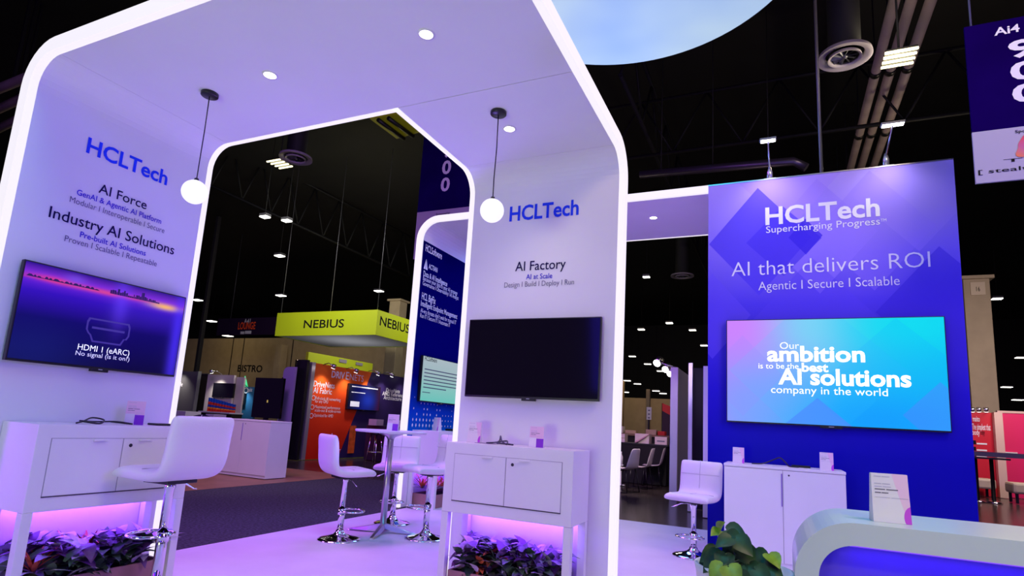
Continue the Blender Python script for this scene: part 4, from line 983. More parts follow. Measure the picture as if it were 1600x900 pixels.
def spot_arm(label, pb, ph, ax, val, reach, group, energy=6, col=(1, .93, .85), nrm=(1, 0, 0)):
    b = hit(*pb, ax, val); n_ = Vector(nrm); h_ = b+n_*reach; h_.z = hit(*ph, ax, (val+reach*(1 if ax == 0 else -1)) if True else val).z
    L = thing('arm_light', label, 'lamp', b, 0, group)
    obj('arm', tube(bmesh.new(), [b, b.lerp(h_, .5)+Vector((0, 0, .06)), h_], .012, 6), STEEL, L)
    d = (-n_*.4+Vector((0, 0, -1))).normalized()
    obj('lamp_head', tube(bmesh.new(), [h_-d*.05, h_+d*.05], .055, 12), STEEL, L)
    obj('lamp_lens', tube(bmesh.new(), [h_+d*.051, h_+d*.056], .05, 12), LAMP, L)
    if energy: light('arm_light_beam', 'SPOT', h_+d*.08, energy, col, h_+d*.08-n_*reach*1.0+Vector((0, 0, -1.1)), .05, spot=100, blend=1)
    return L
for k, (q, r) in enumerate((((505, 570), (507, 570)), ((541, 576), (544, 577)), ((576, 580), (578, 581)), ((598, 584), (602, 584)), ((628, 588), (632, 587)))):
    spot_arm(('first', 'second', 'third', 'fourth', 'fifth')[k]+' arm light from the left on the orange booth wall', q, r, 0, DX, .35, 'arm lights on the orange booth wall', 30 if k < 4 else 14)
# lime wall behind
lm = thing('booth_wall', 'lime green booth wall behind the orange one', 'exhibition wall', (-13, 15, 0))
a, b = hit(482, 554, 0, -13), hit(583, 564.5, 0, -13); obj('wall_body', box(-13.1, -13, a.y, b.y, 0, (a.z+b.z)/2), LIME, lm)
for q, qq in (((530, 563), (541, 567)), ((556, 568), (566, 571))):
    p0_, p1_ = hit(*q, 0, -12.995), hit(*qq, 0, -12.995); obj('grey_plate', box(-12.999, -12.98, p0_.y, p1_.y, p1_.z-.02, p0_.z+.05), mat('grey_plate', (.3, .27, .3), .6), lm)
light('booth_lamp', 'SPOT', (-10.9, 14.5, 4.0), 120, (1, .97, .8), (-13, 14.8, 2.5), .2, spot=90)
# bar counter with white boxes before the dark part, chrome stool
o = obj('demo_table', box(-9.9, -9.3, 12.6, 15.6, 0, .9, .01), mat('dark_counter', (.03, .02, .05), .3)); tag(o, 'dark demo table in front of the purple booth wall', 'table')
for q, w_, lab in (((591, 664), .15, 'cream box on the dark demo table, left of the info card'), ((627, 666), .12, 'cream box on the dark demo table, right of the info card')):
    p = hit(*q, 0, -9.5); o = obj('carton', box(-9.7, -9.45, p.y-w_, p.y+w_, .901, 1.06, .005), mat('cream_carton', (.7, .62, .55), .6)); tag(o, lab, 'box')
st = thing('counter_stool', 'chrome legged black stool at the dark demo table', 'stool', hit(584, 722, 2, 0)); q = hit(584, 722, 2, 0)
obj('seat', lathe(bmesh.new(), [(0, .68), (.17, .68), (.18, .70), (.17, .73), (0, .73)], 24, q), BLACK, st)
for k in range(4):
    a = pi/4+k*pi/2; obj('leg', tube(bmesh.new(), [q+Vector((.12*cos(a), .12*sin(a), .68)), q+Vector((.21*cos(a), .21*sin(a), 0))], .012, 8), CHROME, st)
obj('foot_ring', tube(bmesh.new(), [q+Vector((.18*cos(t*pi/8), .18*sin(t*pi/8), .25)) for t in range(16)], .009, 6, True), CHROME, st)
# glowing red column lights at the foot of the dark wall
for q, lab in (((550, 690), 'left red glowing light strip low on the dark booth wall'), ((578, 695), 'right red glowing light strip low on the dark booth wall')):
    p = hit(*q, 0, DX+.02); o = obj('light_panel', box(DX+.001, DX+.02, p.y-.12, p.y+.12, .12, .85), mat('ember_panel', (.2, .03, .01), .5, emit=.12, ecol=(1, .12, .02), noise=.95, nscale=8)); tag(o, lab, 'light')
# dark, purple and chrome panels left of the orange wall
a, b, c_ = hit(400, 590, 1, 10.2), hit(443, 598, 1, 10.2), hit(443, 655, 1, 10.2)
dk = thing('video_screen', 'large black display panel behind the aisle cabinet', 'screen', ((a.x+b.x)/2, 10.2, 0))
obj('screen', box(a.x, b.x, 10.2, 10.26, .95, a.z), GLOSSBLACK, dk); obj('stand', box((a.x+b.x)/2-.06, (a.x+b.x)/2+.06, 10.205, 10.255, 0, .949), BLACK, dk)
p = hit(418, 627, 1, 10.198); obj('pilot_light', box(p.x-.015, p.x+.015, 10.19, 10.199, p.z-.03, p.z+.03), mat('yellow_pilot', (.6, .45, .1), .5, emit=.6), dk)
a, b, c_ = hit(444, 573, 1, 10.6), hit(462, 573, 1, 10.6), hit(444, 660, 1, 10.6)
bm = prism(bmesh.new(), [(a.x, 0), (b.x, 0), (b.x, a.z)]+[(a.x+.14-.14*sin(t), a.z-.14+.14*cos(t)) for t in (0, .4, .8, 1.2, pi/2)], 1, 10.6, 10.66)
o = obj('divider_panel', bm, mat('lilac_felt', (.34, .28, .5), .8)); tag(o, 'lilac upright panel with rounded corner left of the orange wall', 'panel')
a, b = hit(464, 562, 1, 10.8), hit(481, 562, 1, 10.8)
o = obj('divider_panel', box(a.x, b.x, 10.8, 10.88, 0, a.z), BLACK); tag(o, 'black upright panel just left of the orange wall', 'panel')
a = hit(463.5, 562, 1, 10.75); o = obj('chrome_post', tube(bmesh.new(), [(a.x, 10.75, 0), (a.x, 10.75, a.z)], .025, 10), CHROME); tag(o, 'thin bright upright post at the lilac panel', 'post')
a = hit(446, 590, 1, 10.5); o = obj('chrome_post', tube(bmesh.new(), [(a.x-.03, 10.45, 0), (a.x-.03, 10.45, a.z)], .02, 10), CHROME); tag(o, 'thin chrome post right of the black display panel', 'post')
# grey, white and teal booth panels
def panel(name, label, tl, tr, y, m, z0=0, cat='exhibition wall', t=.08):
    a, b = hit(*tl, 1, y), hit(*tr, 1, y); return thing(name, label, cat, ((a.x+b.x)/2, y, 0)), a.x, b.x, (a.z+b.z)/2
L, x0_, x1_, zt_ = panel('booth_wall', 'dark grey booth wall with an arm light, far left', (262, 578), (309, 582), 13, None)
obj('wall_body', box(x0_, x1_, 13, 13.08, 0, zt_), mat('slate_print', (.12, .115, .12), .5), L); obj('edge_post', box(x1_, x1_+.05, 12.98, 13.1, 0, zt_+.01), GREYMET, L)
wall_text(L, 'able', 1, 12.998, (277, 603), (285, 604), .14, WHITEINK, .01)
spot_arm('arm light on the dark grey booth wall, far left', (287, 579), (302, 573), 1, 13, .4, 'arm lights on the far left booths', 45, nrm=(0, -1, 0))
L, x0_, x1_, zt_ = panel('booth_wall', 'black booth wall between the grey and white ones', (311, 584), (326, 585), 13.6, None)
obj('wall_body', box(x0_, x1_, 13.6, 13.68, 0, zt_), mat('black_print', (.02, .015, .015), .6), L); obj('top_rail', box(x0_, x1_, 13.59, 13.69, zt_+.001, zt_+.02), GREYMET, L)
L, x0_, x1_, zt_ = panel('booth_wall', 'cream white booth wall with a small black television', (325.5, 583.5), (366, 588), 13.2, None)
wlab = L; obj('wall_body', box(x0_, x1_, 13.2, 13.28, 0, zt_), mat('cream_print', (.72, .66, .62), .6), L); obj('return_wall', box(x1_+.002, x1_+.35, 13.3, 13.36, 0, zt_-.05), mat('cream_print', (.72, .66, .62), .6), L)
spot_arm('arm light on the cream white booth wall', (347, 585), (362, 581), 1, 13.2, .4, 'arm lights on the far left booths', 45, nrm=(0, -1, 0))
a, b, c_ = hit(333, 598, 1, 13.1), hit(365, 600.5, 1, 13.1), hit(362, 622, 1, 13.1)
make_tv('television', 'small black television on the cream white booth wall', ((a.x+b.x)/2, 13.2, (a.z+c_.z)/2), (1, 0, 0), b.x-a.x, a.z-c_.z, GLOSSBLACK, .08)
tbx = thing('display_shelf', 'white display shelf below the cream booth wall', 'shelf', hit(340, 650, 1, 12.6))
a, b = hit(318, 642, 1, 12.6), hit(361, 645, 1, 12.6); zsf = (a.z+b.z)/2
obj('shelf_top', box(a.x-.1, b.x+.05, 12.5, 13.0, zsf-.04, zsf), WHITE, tbx); obj('shelf_body', box(a.x-.08, b.x+.03, 12.6, 12.98, 0, zsf-.041), DARK, tbx)
cm = G('striped_tube', .4); CANM = cm.done(cm.ramp(cm.v, [(0, srgb(210, 40, 30)), (.2, srgb(240, 150, 40)), (.32, srgb(40, 70, 170)), (.5, srgb(220, 60, 40)), (.66, srgb(230, 60, 50)), (.7, srgb(30, 90, 200)), (1, srgb(50, 120, 210))]))
cm.nt.nodes['Color Ramp'].color_ramp.interpolation = 'CONSTANT'
for k in range(10):
    x = a.x+(b.x-a.x)*(k+.3)/10; hh = .42-.019*k; bm = bmesh.new(); uv = bm.loops.layers.uv.new('UVMap'); rg = []
    for zz in (0, hh): rg.append([bm.verts.new((x+.05*cos(2*pi*j/14), 12.75+.05*sin(2*pi*j/14), zsf+.0005+zz)) for j in range(14)])
    for j in range(14):
        f = bm.faces.new((rg[0][j], rg[0][(j+1) % 14], rg[1][(j+1) % 14], rg[1][j]))
        for l in f.loops: l[uv].uv = (.5, (l.vert.co.z-zsf)/hh)
    bm.faces.new(rg[1]); bm.faces.new(rg[0][::-1])
    o = obj('striped_can', bm, CANM); tag(o, ('tallest' if k == 0 else 'shortest' if k == 9 else ['', 'second', 'third', 'fourth', 'fifth', 'sixth', 'seventh', 'eighth', 'ninth'][k])+' red and blue striped can from the left on the display shelf' if 0 < k < 9 else ('leftmost' if k == 0 else 'rightmost')+' red and blue striped can on the display shelf', 'can', 'striped cans on the display shelf')
L, x0_, x1_, zt_ = panel('booth_wall', 'teal blue booth wall beside the black display panel', (375, 603), (401, 606), 14, None)
tg_ = G('teal_print', .5); TEAL = tg_.done(tg_.ramp(tg_.v, [(0, srgb(10, 40, 80)), (1, srgb(50, 110, 150))]))
obj('wall_body', box(x0_, x1_, 14.003, 14.08, 0, zt_), mat('teal_edge', srgb(20, 50, 80), .5), L); obj('printed_graphic', uvquad([(x0_, 14, 0), (x1_, 14, 0), (x1_, 14, zt_), (x0_, 14, zt_)]), TEAL, L)
p = hit(384.5, 610, 1, 13.99); bm = lathe(bmesh.new(), [(.07, 0), (.1, 0)], 18); bmesh.ops.rotate(bm, verts=bm.verts, matrix=Matrix.Rotation(pi/2, 3, 'X')); bmesh.ops.translate(bm, verts=bm.verts, vec=p); obj('ring_emblem', bm, WHITEINK, L)
wall_text(L, 'qubit', 1, 13.998, (387.5, 611.5), (394, 612), .12, WHITEINK, .01)
spot_arm('arm light on the teal blue booth wall', (386, 604), (394, 601), 1, 14, .35, 'arm lights on the far left booths', 40, (.8, .95, 1), nrm=(0, -1, 0))
a, b, c_ = hit(374, 614, 1, 13.9), hit(382, 615, 1, 13.9), hit(382, 632, 1, 13.9)
make_tv('television', 'small black television on the teal blue booth wall', ((a.x+b.x)/2, 14, (a.z+c_.z)/2), (1, 0, 0), b.x-a.x, a.z-c_.z, GLOSSBLACK, .08)
p = hit(381, 604, 1, 15.5); gl_ = thing('cone_light', 'green glowing cone light above the teal booth wall', 'lamp', (p.x, 15.5, p.z-.1))
obj('cone', lathe(bmesh.new(), [(0, .45), (.06, .3), (.16, 0), (0, 0)], 16, (p.x, 15.5, p.z-.05)), mat('green_glow', (.1, .6, .3), .4, emit=.7, ecol=(.05, .8, .3)), gl_); obj('post', tube(bmesh.new(), [(p.x, 15.5, 0), (p.x, 15.5, p.z-.05)], .04, 8), BLACK, gl_)
# navy chair and white desks
q = hit(302, 700, 2, 0); q = Vector((hit(302, 660, 1, 8.6).x, 8.6, 0))
ch = thing('lounge_chair', 'navy rounded lounge chair behind the nearest bar stool', 'chair', q)
bm = prism(bmesh.new(), [(q.x-.35, .35), (q.x-.34, .7)]+[(q.x-.34*cos(t), .72+.24*sin(t)) for t in (.2, .6, 1.0, 1.57, 2.1, 2.5, 2.95)]+[(q.x+.34, .7), (q.x+.35, .35)], 1, 8.72, 8.86); obj('backrest', bm, mat('navy_felt', (.012, .012, .06), .8), ch)
obj('seat', box(q.x-.33, q.x+.33, 8.2, 8.72, .35, .47, .03), mat('navy_felt', (.012, .012, .06), .8), ch)
for sx in (-.27, .27):
    for yy in (8.26, 8.78): obj('leg', tube(bmesh.new(), [(q.x+sx, yy, .355), (q.x+sx*1.1, yy, 0)], .015, 8), BLACK, ch)
p = hit(281, 642, 1, 11.5); dk2 = thing('display_desk', 'white desk at the foot of the grey booth wall', 'desk', (p.x, 11.7, 0))
obj('desk_top', box(p.x-.5, p.x+.25, 11.5, 12.0, p.z-.3, p.z), WHITE, dk2); obj('desk_leg', box(p.x-.45, p.x+.2, 11.55, 11.95, 0, p.z-.301), BLACK, dk2)
p = hit(329, 647, 1, 11); dk3 = thing('display_desk', 'small white desk under the striped cans', 'desk', (p.x, 11.2, 0))
obj('desk_top', box(p.x-.18, p.x+.12, 11, 11.4, p.z-.22, p.z), WHITE, dk3); obj('desk_leg', box(p.x-.15, p.x+.09, 11.05, 11.35, 0, p.z-.221), BLACK, dk3)
# bistro wall, lounge sign, columns
bw = thing('partition_wall', 'dim tan bistro wall at the far left', 'wall', (-33, 32, 0))
z_ = hit(430, 528, 1, 32).z
obj('wall_body', box(-52, -17, 32, 32.2, 0, z_), TAN, bw); obj('base_band', box(-52, -17, 31.96, 31.999, 0, .3), DARK, bw)
for px in (361, 378, 455):
    p = hit(px, 560, 1, 31.98); obj('joint', box(p.x-.03, p.x+.03, 31.97, 31.999, .3, z_), DARK, bw)
wall_text(bw, 'BISTRO', 1, 31.99, (371, 579), (409, 583), .50, BLACKINK, .02)
light('bistro_lamp', 'AREA', (-38, 27, 7), 55, (1, .75, .35), (-38, 32, 2.5), 2); light('bistro_lamp', 'AREA', (-28, 27, 7), 45, (1, .75, .35), (-28, 32, 2.5), 2)
ls_ = thing('hanging_sign', 'dark purple hanging lounge sign with orange word', 'sign', hit(385, 512, 1, 25))
a, b, c_ = hit(345, 498, 1, 25), hit(432, 501, 1, 25), hit(335, 524, 1, 25); obj('cloth', box(a.x-.2, b.x, 25, 25.04, c_.z, a.z), mat('lounge_cloth', srgb(38, 14, 52), .6), ls_)
wall_text(ls_, 'A41', 1, 24.99, (381, 505.5), (391, 505), .28, WHITEINK, .01); wall_text(ls_, 'LOUNGE', 1, 24.99, (371.5, 514.5), (398.5, 514), .42, mat('orange_lettering', srgb(240, 80, 30), .5, emit=.05), .02)
for (pa_, pb_) in (((376, 518), (381, 522)), ((383, 517), (392, 521.5))):
    a, b = hit(*pa_, 1, 24.99), hit(*pb_, 1, 24.99); obj('sponsor_bar', box(a.x, b.x, 24.985, 24.999, b.z, a.z), WHITEINK, ls_)
obj('cable', tube(bmesh.new(), [(hit(360, 498, 1, 25).x, 25.02, hit(360, 498, 1, 25).z), (hit(360, 498, 1, 25).x, 25.02, 11.99)], .012, 5), GREYMET, ls_)
light('lounge_lamp', 'SPOT', hit(390, 520, 1, 20), 60, (.8, .6, 1), hit(385, 512, 1, 25), .2, spot=40)
def column(label, px, y, wpx, ztop=12, m=TAN, cap=None):
    p = hit(*px, 1, y); w_ = wpx*(p-EYE).dot(fw)/909/2; L = thing('column', label, 'column', (p.x, y, 0))
    obj('shaft', box(p.x-w_, p.x+w_, y, y+2*w_, 0, ztop-.01, .02), m, L)
    if cap: obj('capital', box(p.x-w_*1.3, p.x+w_*1.3, y-w_*.3, y+2.3*w_, cap-.1, cap), m, L)
    obj('base', box(p.x-w_*1.08, p.x+w_*1.08, y-w_*.08, y+2.08*w_, 0, .12), DARK, L)
    return L
cz_ = hit(613, 469, 1, 24).z
column('tan square column right of the lime hanging sign', (607, 580), 24, 20, cz_, cap=cz_+.05)
column('tan column beside the bistro lettering', (432, 570), 30, 13, hit(432, 538, 1, 30).z)
column('dark column left of the bistro lettering', (307, 560), 22, 6, 12, mat('dark_column', (.02, .018, .02), .7))
light('hall_lamp', 'POINT', (hit(600, 520, 1, 21).x, 20, 5.5), 160, (1, .85, .55), size=.3)
# yellow service panel high in the hall
a, b, c_ = hit(578, 186, 2, 9), hit(625, 178, 2, 9), hit(662, 205, 2, 9); d_ = hit(620, 217, 2, 9)
yp = thing('ceiling_panel_light', 'yellow green lit panel under the hall ceiling', 'ceiling panel', (a+c_)/2)
YM = mat('olive_panel', srgb(150, 150, 20), .6, emit=.10)
obj('panel', quadbox(bmesh.new(), [a, b, c_, d_], (0, 0, .1)), YM, yp)
for f in (.28, .62):
    p, q = a.lerp(b, f), d_.lerp(c_, f); obj('rib', tube(bmesh.new(), [p+Vector((0, 0, -.06)), q+Vector((0, 0, -.06))], .06, 6), BLACK, yp)
obj('hanger', tube(bmesh.new(), [(a+c_)/2+Vector((0, 0, .1)), (a+c_)/2+Vector((0, 0, 2.9))], .05, 6), BLACK, yp)

# ================================================================== BACKGROUND, BETWEEN PYLON AND BLUE WALL
pt = thing('partition_wall', 'white booth partition end with three spotlights on top', 'wall', (-1.7, 10.9, 0))
a = hit(1050, 574, 1, 10.9); zpt = a.z; xa, xb = hit(1046.5, 700, 1, 10.9).x, hit(1058, 700, 1, 10.9).x
obj('end_face', box(xa, xb, 10.9, 10.98, 0, zpt), WHITE, pt); obj('long_face', box(xb-.1, xb-.01, 10.985, 14.4, 0, zpt), mat('grey_partition', (.4, .4, .44), .6), pt)
for k, (q, r) in enumerate((((1048, 575), (1028, 566)), ((1052, 577), (1041, 576)), ((1056, 579), (1048, 583)))):
    y = 10.95+k*1.1; b = Vector((xa+.1, y, zpt)); h_ = hit(*r, 1, y)
    L = thing('arm_light', ('nearest', 'middle', 'furthest')[k]+' spotlight on the white booth partition', 'lamp', b, 0, 'spotlights on the partition')
    obj('arm', tube(bmesh.new(), [b, h_], .015, 6), STEEL, L); d = Vector((-.3, -.75, -.55)).normalized()
    obj('lamp_head', tube(bmesh.new(), [h_-d*.1, h_+d*.04], .075, 12), STEEL, L); obj('lamp_lens', tube(bmesh.new(), [h_+d*.041, h_+d*.05], .07, 12), LAMP, L)
light('partition_fill', 'SPOT', (-1.2, 8.4, 2.6), 70, (.8, .62, 1), (-1.75, 10.9, 1.3), .1, spot=40)  # unseen spot added to brighten the partition's end face
light('partition_spot', 'SPOT', (xa-.5, 11.0, 2.1), 90, (1, .8, .7), (-2.6, 12.5, .3), .1, spot=110)
a = hit(1079, 567, 1, 9.5); o = obj('white_post', box(a.x-.03, a.x+.03, 9.5, 9.56, 0, a.z), WHITE); tag(o, 'thin white upright post left of the blue wall', 'post')
a = hit(1069, 592, 1, 13.5); o = obj('grey_post', box(a.x-.09, a.x+.09, 13.5, 13.6, 0, a.z), mat('grey_partition', (.4, .4, .44), .6)); tag(o, 'grey upright frame behind the thin white post', 'post')
a, b = hit(1081, 575, 1, 9.9), hit(1100, 575, 1, 9.9); o = obj('black_drape', box(a.x, b.x+.3, 9.9, 9.95, 0, a.z), mat('black_cloth', (.008, .007, .01), .9)); tag(o, 'black drape hanging between white post and blue wall', 'curtain')
a, b = hit(1099, 572, 1, 9.0), hit(1108, 572, 1, 9.0); o = obj('lilac_post', box(a.x, b.x+.1, 9.0, 9.1, 0, a.z), WHITE); tag(o, 'pale lilac upright panel edge touching the blue wall', 'post')
# skirted table with boxes
ty = 13.4; a, b = hit(955, 691, 1, ty), hit(1052, 695, 1, ty); tz = (a.z+b.z)/2
skt = thing('skirted_table', 'long black skirted table behind the white shell chairs', 'table', ((a.x+b.x)/2, ty+.4, 0))
obj('table_top', box(a.x-1.5, b.x-.12, ty-.02, ty+.8, tz-.03, tz), BLACK, skt); obj('table_skirt', box(a.x-1.45, b.x-.15, ty, ty+.78, 0, tz-.031), mat('black_cloth', (.008, .007, .01), .9), skt)
CARTON = mat('white_carton', (.72, .6, .58), .6)
for (q0_, q1_, hp, lab) in (((961, 690), (976, 690), 12, 'white carton at the left end of the black skirted table'), ((992, 691), (1014, 692), 14, 'white carton with open flap on the black skirted table'), ((1023, 693), (1042, 695), 11, 'white carton with grey lettering on black skirted table')):
    a, b = hit(*q0_, 1, ty+.2), hit(*q1_, 1, ty+.2); hh = hp*.0155; t_ = thing('carton', lab, 'box', ((a.x+b.x)/2, ty+.35, tz))
    obj('box_body', box(a.x, b.x, ty+.2, ty+.5, tz+.0005, tz+hh), CARTON, t_)
    if hp == 14: obj('flap', quadbox(bmesh.new(), [(a.x, ty+.19, tz+.02), (b.x, ty+.19, tz+hh), (b.x, ty+.15, tz+hh-.02), (a.x+.05, ty+.1, tz+.01)], (0, .004, .004)), mat('pink_flap', (.75, .45, .42), .6), t_)
    elif hp == 11: obj('print_lines', box(a.x+.05, b.x-.05, ty+.195, ty+.1995, tz+.06, tz+.09), mat('grey_print', (.2, .2, .25), .6), t_)
    else: obj('tape', box(a.x, b.x, ty+.197, ty+.1995, tz+hh*.5-.01, tz+hh*.5+.01), mat('beige_tape', (.5, .4, .3), .5), t_)
def shell_chair(label, x, y, rz):
    L = thing('shell_chair', label, 'chair', (x, y, 0), rz, 'white shell chairs at the black table'); W = False
    SH = mat('white_shell', (.74, .64, .66), .45)
    prof = [(.21, .44), (.1, .43), (-.05, .43), (-.16, .45), (-.2, .52), (-.22, .62), (-.25, .74), (-.27, .83)]; bm = bmesh.new(); rows = []
    for i, (a, b) in enumerate(prof):
        hw = .21 if i < 5 else .21*(1-.12*(i-4)); rows.append([bm.verts.new((a+(.03*abs(s)**2 if i > 3 else 0), s*hw, b+(.012*s*s if i < 4 else 0))) for s in (-1, -.5, 0, .5, 1)])
    for r0, r1 in zip(rows, rows[1:]):
        for j in range(4): bm.faces.new((r0[j], r0[j+1], r1[j+1], r1[j]))
    obj('shell', bm, SH, L, W, [('SOLIDIFY', {'thickness': .015}), ('SUBSURF', {'levels': 1, 'render_levels': 2})], smooth=True)
    for s in (-1, 1):
        obj('sled_leg', tube(bmesh.new(), [(.15, s*.17, .42), (.2, s*.21, .012), (-.2, s*.21, .012), (-.14, s*.17, .42)], .011, 8), BLACK, L, W)
    obj('cross_rail', tube(bmesh.new(), [(.0, -.18, .405), (0, .18, .405)], .01, 6), BLACK, L, W)
q = hit(985, 770, 2, 0); shell_chair('nearest white shell chair at the black skirted table', q.x-.12, q.y, radians(160))
q = hit(1005, 764, 2, 0); shell_chair('middle white shell chair at the black skirted table', q.x-.06, q.y, radians(178))
q = hit(1018, 760, 2, 0); shell_chair('right white shell chair at the black skirted table', q.x-.02, q.y+.15, radians(186))
q = hit(970, 748, 1, 11.9); o = obj('bottle', lathe(bmesh.new(), [(0, 0), (.04, 0), (.04, .16), (.015, .22), (.015, .27), (0, .27)], 14, (hit(970, 728, 1, 12.6).x, 12.6, .43)), WHITE)
stl = thing('side_stand', 'slim white stand with bottle left of the shell chairs', 'stand', (hit(970, 728, 1, 12.6).x, 12.6, 0)); o.parent = stl; o.location = -Vector(stl.location)
obj('pole', lathe(bmesh.new(), [(0, .429), (.06, .429), (.05, .40), (.02, .38), (.02, .02), (.1, .01), (.1, 0), (0, 0)], 16, stl.location), WHITE, stl)
# far tan wall and columns
z_ = hit(1000, 622, 1, 40).z
fwl = thing('partition_wall', 'far tan wall glimpsed between pylon and blue wall', 'wall', (-8, 40, 0)); obj('wall_body', box(-16, 1, 40, 40.2, 0, z_), TAN, fwl); obj('base_band', box(-16, 1, 39.95, 39.999, 0, .35), DARK, fwl)
light('far_wall_lamp', 'AREA', (-8, 34, 6), 95, (1, .68, .38), (-8, 40, 2), 2)
column('far tan column left of the white booth partition', (969, 630), 36, 9, hit(969, 594, 1, 36).z); column('far tan column beside the hanging notice sign', (1012, 640), 34, 6, hit(1012, 608, 1, 34).z)
fl = thing('feather_flag', 'dark red trimmed banner panel left of the white partition', 'banner', hit(1042, 690, 1, 20)); a, b = hit(1035, 630, 1, 20), hit(1050, 636, 1, 20)
obj('cloth', quadbox(bmesh.new(), [Vector((a.x, 20, .6)), Vector((b.x, 20, .6)), b, a], (0, .03, 0)), mat('maroon_cloth', srgb(46, 14, 44), .6), fl); obj('red_edge', quadbox(bmesh.new(), [a+Vector((0, -.005, -.25)), b+Vector((0, -.005, -.3)), b+Vector((0, -.005, 0)), a+Vector((0, -.005, 0))], (0, -.01, 0)), mat('red_trim', srgb(190, 40, 40), .6, emit=.1), fl)
obj('pole', tube(bmesh.new(), [(a.x, 20.05, 0), (a.x, 20.05, a.z)], .03, 6), BLACK, fl)
a, b, c_ = hit(1010.5, 636, 1, 24), hit(1018, 637, 1, 24), hit(1018, 656, 1, 24); ns = thing('notice_sign', 'small white notice on a post in the far aisle', 'sign', ((a.x+b.x)/2, 24, 0)); obj('board', box(a.x, b.x, 24, 24.04, c_.z, a.z), WHITEINK, ns); obj('post', box(a.x+.05, a.x+.1, 24.05, 24.1, 0, a.z), BLACK, ns)
for k in range(3): obj('print_line', box(a.x+.06, b.x-.06, 23.99, 23.999, a.z-.15-k*.15, a.z-.11-k*.15), GREYINK, ns)
fb = thing('demo_table', 'far busy booth counter with a red box on top', 'table', hit(1010, 685, 1, 17)); a, b = hit(958, 676, 1, 17), hit(1045, 679, 1, 17); obj('table_top', box(a.x, b.x, 17, 17.8, a.z-.05, a.z), mat('brown_top', (.25, .15, .1), .5), fb); obj('table_body', box(a.x+.05, b.x-.05, 17.05, 17.75, 0, a.z-.051), DARK, fb)
for px, w_, h_, c, lab in ((1033, .1, .12, srgb(190, 30, 30), 'red box on the far busy counter'), (985, .16, .1, srgb(190, 160, 140), 'beige box on the far busy counter'), (970, .05, .2, srgb(220, 210, 220), 'white bottle shaped box on the far busy counter'), (1017, .15, .15, srgb(180, 150, 140), 'pale carton beside the red box on far counter')):
    p = hit(px, 676, 1, 17.2); o = obj('carton', box(p.x-w_, p.x+w_, 17.2, 17.5, a.z+.0005, a.z+h_, .01), mat('carton_%d' % px, c, .6)); tag(o, lab, 'box')
light('far_booth_lamp', 'POINT', (hit(1000, 640, 1, 16).x, 15.5, 3.2), 60, (1, .75, .6), size=.2)

# ================================================================== BACKGROUND, RIGHT EDGE
cz_ = hit(1528, 434, 1, 21.5).z
L = column('tan square column right of the blue wall', (1533, 540), 21.5, 34, cz_, cap=cz_+.06)
p = hit(1529, 450, 1, 21.4); obj('number_plate', box(p.x-.18, p.x+.18, 21.46, 21.485, p.z-.2, p.z+.2), mat('cream_plate', (.6, .5, .35), .6), L); wall_text(L, '16', 1, 21.455, (1525.5, 455), (1531.5, 455), .14, BLACKINK)
light('hall_lamp', 'POINT', (p.x-1, 16, 6), 160, (1, .85, .6), size=.3)
py = 19.5
rd = thing('booth_wall', 'red booth wall with white lettering at the right edge', 'exhibition wall', hit(1535, 757, 2, 0)); 
a, b = hit(1512, 646, 1, py), hit(1552, 643, 1, py)
obj('wall_body', box(a.x-.3, b.x, py, py+.1, 0, (a.z+b.z)/2), mat('red_print', srgb(205, 20, 45), .5), rd)
wall_text(rd, 'maito', 1, py-.001, (1520, 659), (1531, 658), .14, WHITEINK, .01); wall_text(rd, 'The simplest that', 1, py-.001, (1519, 672.5), (1548, 671), .16, WHITEINK, .01); wall_text(rd, 'body', 1, py-.001, (1519.5, 680), (1531, 679), .14, WHITEINK, .01); wall_text(rd, 'copy', 1, py-.001, (1532, 679), (1539, 679), .12, BLACKINK, .01)
for yy in (693, 703, 713):
    a, b = hit(1526, yy, 1, py-.002), hit(1542, yy-1, 1, py-.002); obj('print_line', box(a.x, b.x, py-.008, py-.002, a.z-.02, a.z+.02), WHITEINK, rd)
    p = hit(1522, yy-2, 1, py-.002); obj('print_icon', box(p.x-.04, p.x+.04, py-.008, py-.002, p.z-.05, p.z+.05), BLACKINK, rd)
a, b = hit(1553, 644, 1, py-.2), hit(1566, 644, 1, py-.2); 
o = obj('booth_post', box(a.x, b.x, py-.2, py-.02, 0, a.z), mat('cream_post', (.75, .5, .42), .6)); tag(o, 'cream upright post between red and pink booth walls', 'post')
pk = thing('booth_wall', 'bright pink booth wall at the right edge', 'exhibition wall', hit(1590, 757, 2, 0)); a = hit(1558, 645, 1, py+.3)
obj('wall_body', box(a.x, a.x+5, py+.3, py+.4, 0, a.z), mat('pink_print', srgb(238, 36, 105), .5), pk); obj('top_rail', box(a.x, a.x+5, py+.28, py+.42, a.z+.001, a.z+.06), mat('cream_post', (.75, .5, .42), .6), pk)
p = hit(1565, 691, 1, py+.28); obj('latch', box(p.x-.03, p.x+.03, py+.26, py+.299, p.z-.08, p.z+.08), BLACK, pk)
p = hit(1575, 707, 1, py+.28); obj('rail_bar', box(p.x-.2, p.x+.2, py+.27, py+.299, p.z-.015, p.z+.015), WHITE, pk)
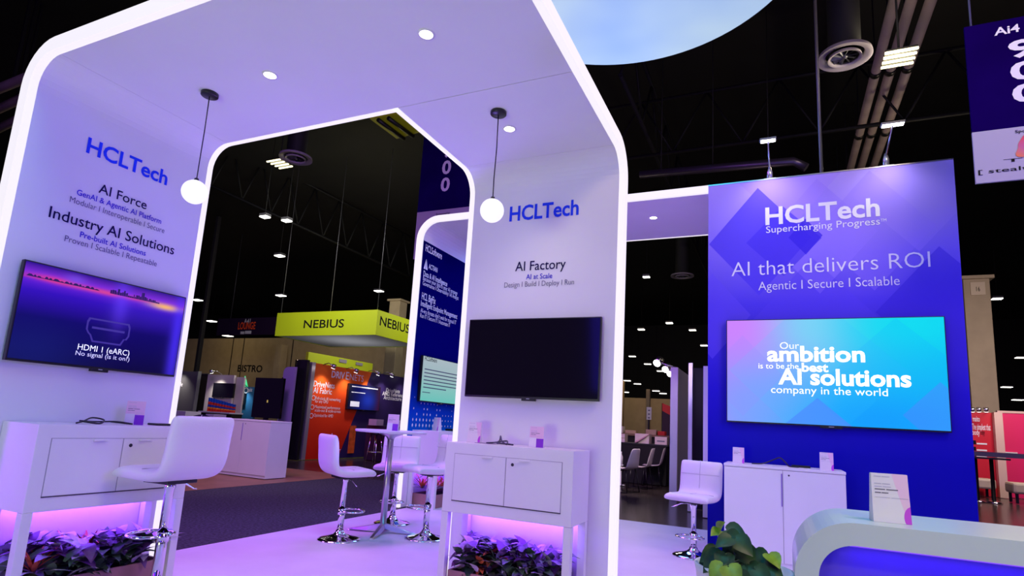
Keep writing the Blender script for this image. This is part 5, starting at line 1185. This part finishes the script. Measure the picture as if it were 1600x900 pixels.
light('pink_booth_lamp', 'AREA', (hit(1580, 640, 1, py).x, py-3, 4.2), 130, (1, .85, .85), (hit(1580, 680, 1, py).x, py, 1.2), 1.2)
for k, px in enumerate((1522, 1532, 1543)): spot_arm(('left', 'middle', 'right')[k]+' arm light on the red booth wall at the right edge', (px, 644), (px-3, 640), 1, py, .5, 'arm lights on the red booth wall', 0, nrm=(-.3, -.95, 0))
a, b = hit(1519, 709, 1, 9.5), hit(1605, 713, 1, 9.5); rb = thing('barrier_belt', 'dark grey barrier belt stretched before the red booth', 'barrier', a)
obj('belt', box(a.x-.4, b.x+1.5, 9.5, 9.51, (a.z+b.z)/2-.03, (a.z+b.z)/2+.03), mat('grey_belt', (.10, .09, .1), .7), rb); obj('post', lathe(bmesh.new(), [(0, .9), (.03, .9), (.03, .03), (.16, .02), (.16, 0), (0, 0)], 20, (b.x+1.5, 9.5, 0)), BLACK, rb)
q = hit(1536, 740, 1, 17.2); q.z = 0; hs = thing('high_table', 'dark high table with two chrome footed legs by the red booth', 'table', q); obj('table_top', box(q.x-.5, q.x+.45, q.y-.3, q.y+.3, .98, 1.02), BLACK, hs)
for dx in (-.13, .17): obj('leg', lathe(bmesh.new(), [(0, .979), (.04, .979), (.04, .05), (.05, .04), (0, .04)], 14, q+Vector((dx, 0, 0))), BLACK, hs); obj('foot', lathe(bmesh.new(), [(0, .05), (.06, .045), (.16, .012), (.16, 0), (0, 0)], 18, q+Vector((dx, 0, 0))), CHROME, hs)
for px, y, lab in ((1534, 18.7, 'cream bench seat behind the dark high table legs'), (1606, 17.6, 'cream ottoman before the pink booth wall')):
    p = hit(px, 750, 1, y); ot = thing('ottoman', lab, 'ottoman', (p.x+.1, y, 0)); obj('cushion', box(p.x-.28, p.x+.3, y, y+.6, .22, .47, .05), mat('cream_leather', (.62, .5, .36), .5), ot)
    for sx in (-.2, .22):
        for sy in (.08, .52): obj('leg', box(p.x+sx-.025, p.x+sx+.025, y+sy-.025, y+sy+.025, 0, .219), BLACK, ot)
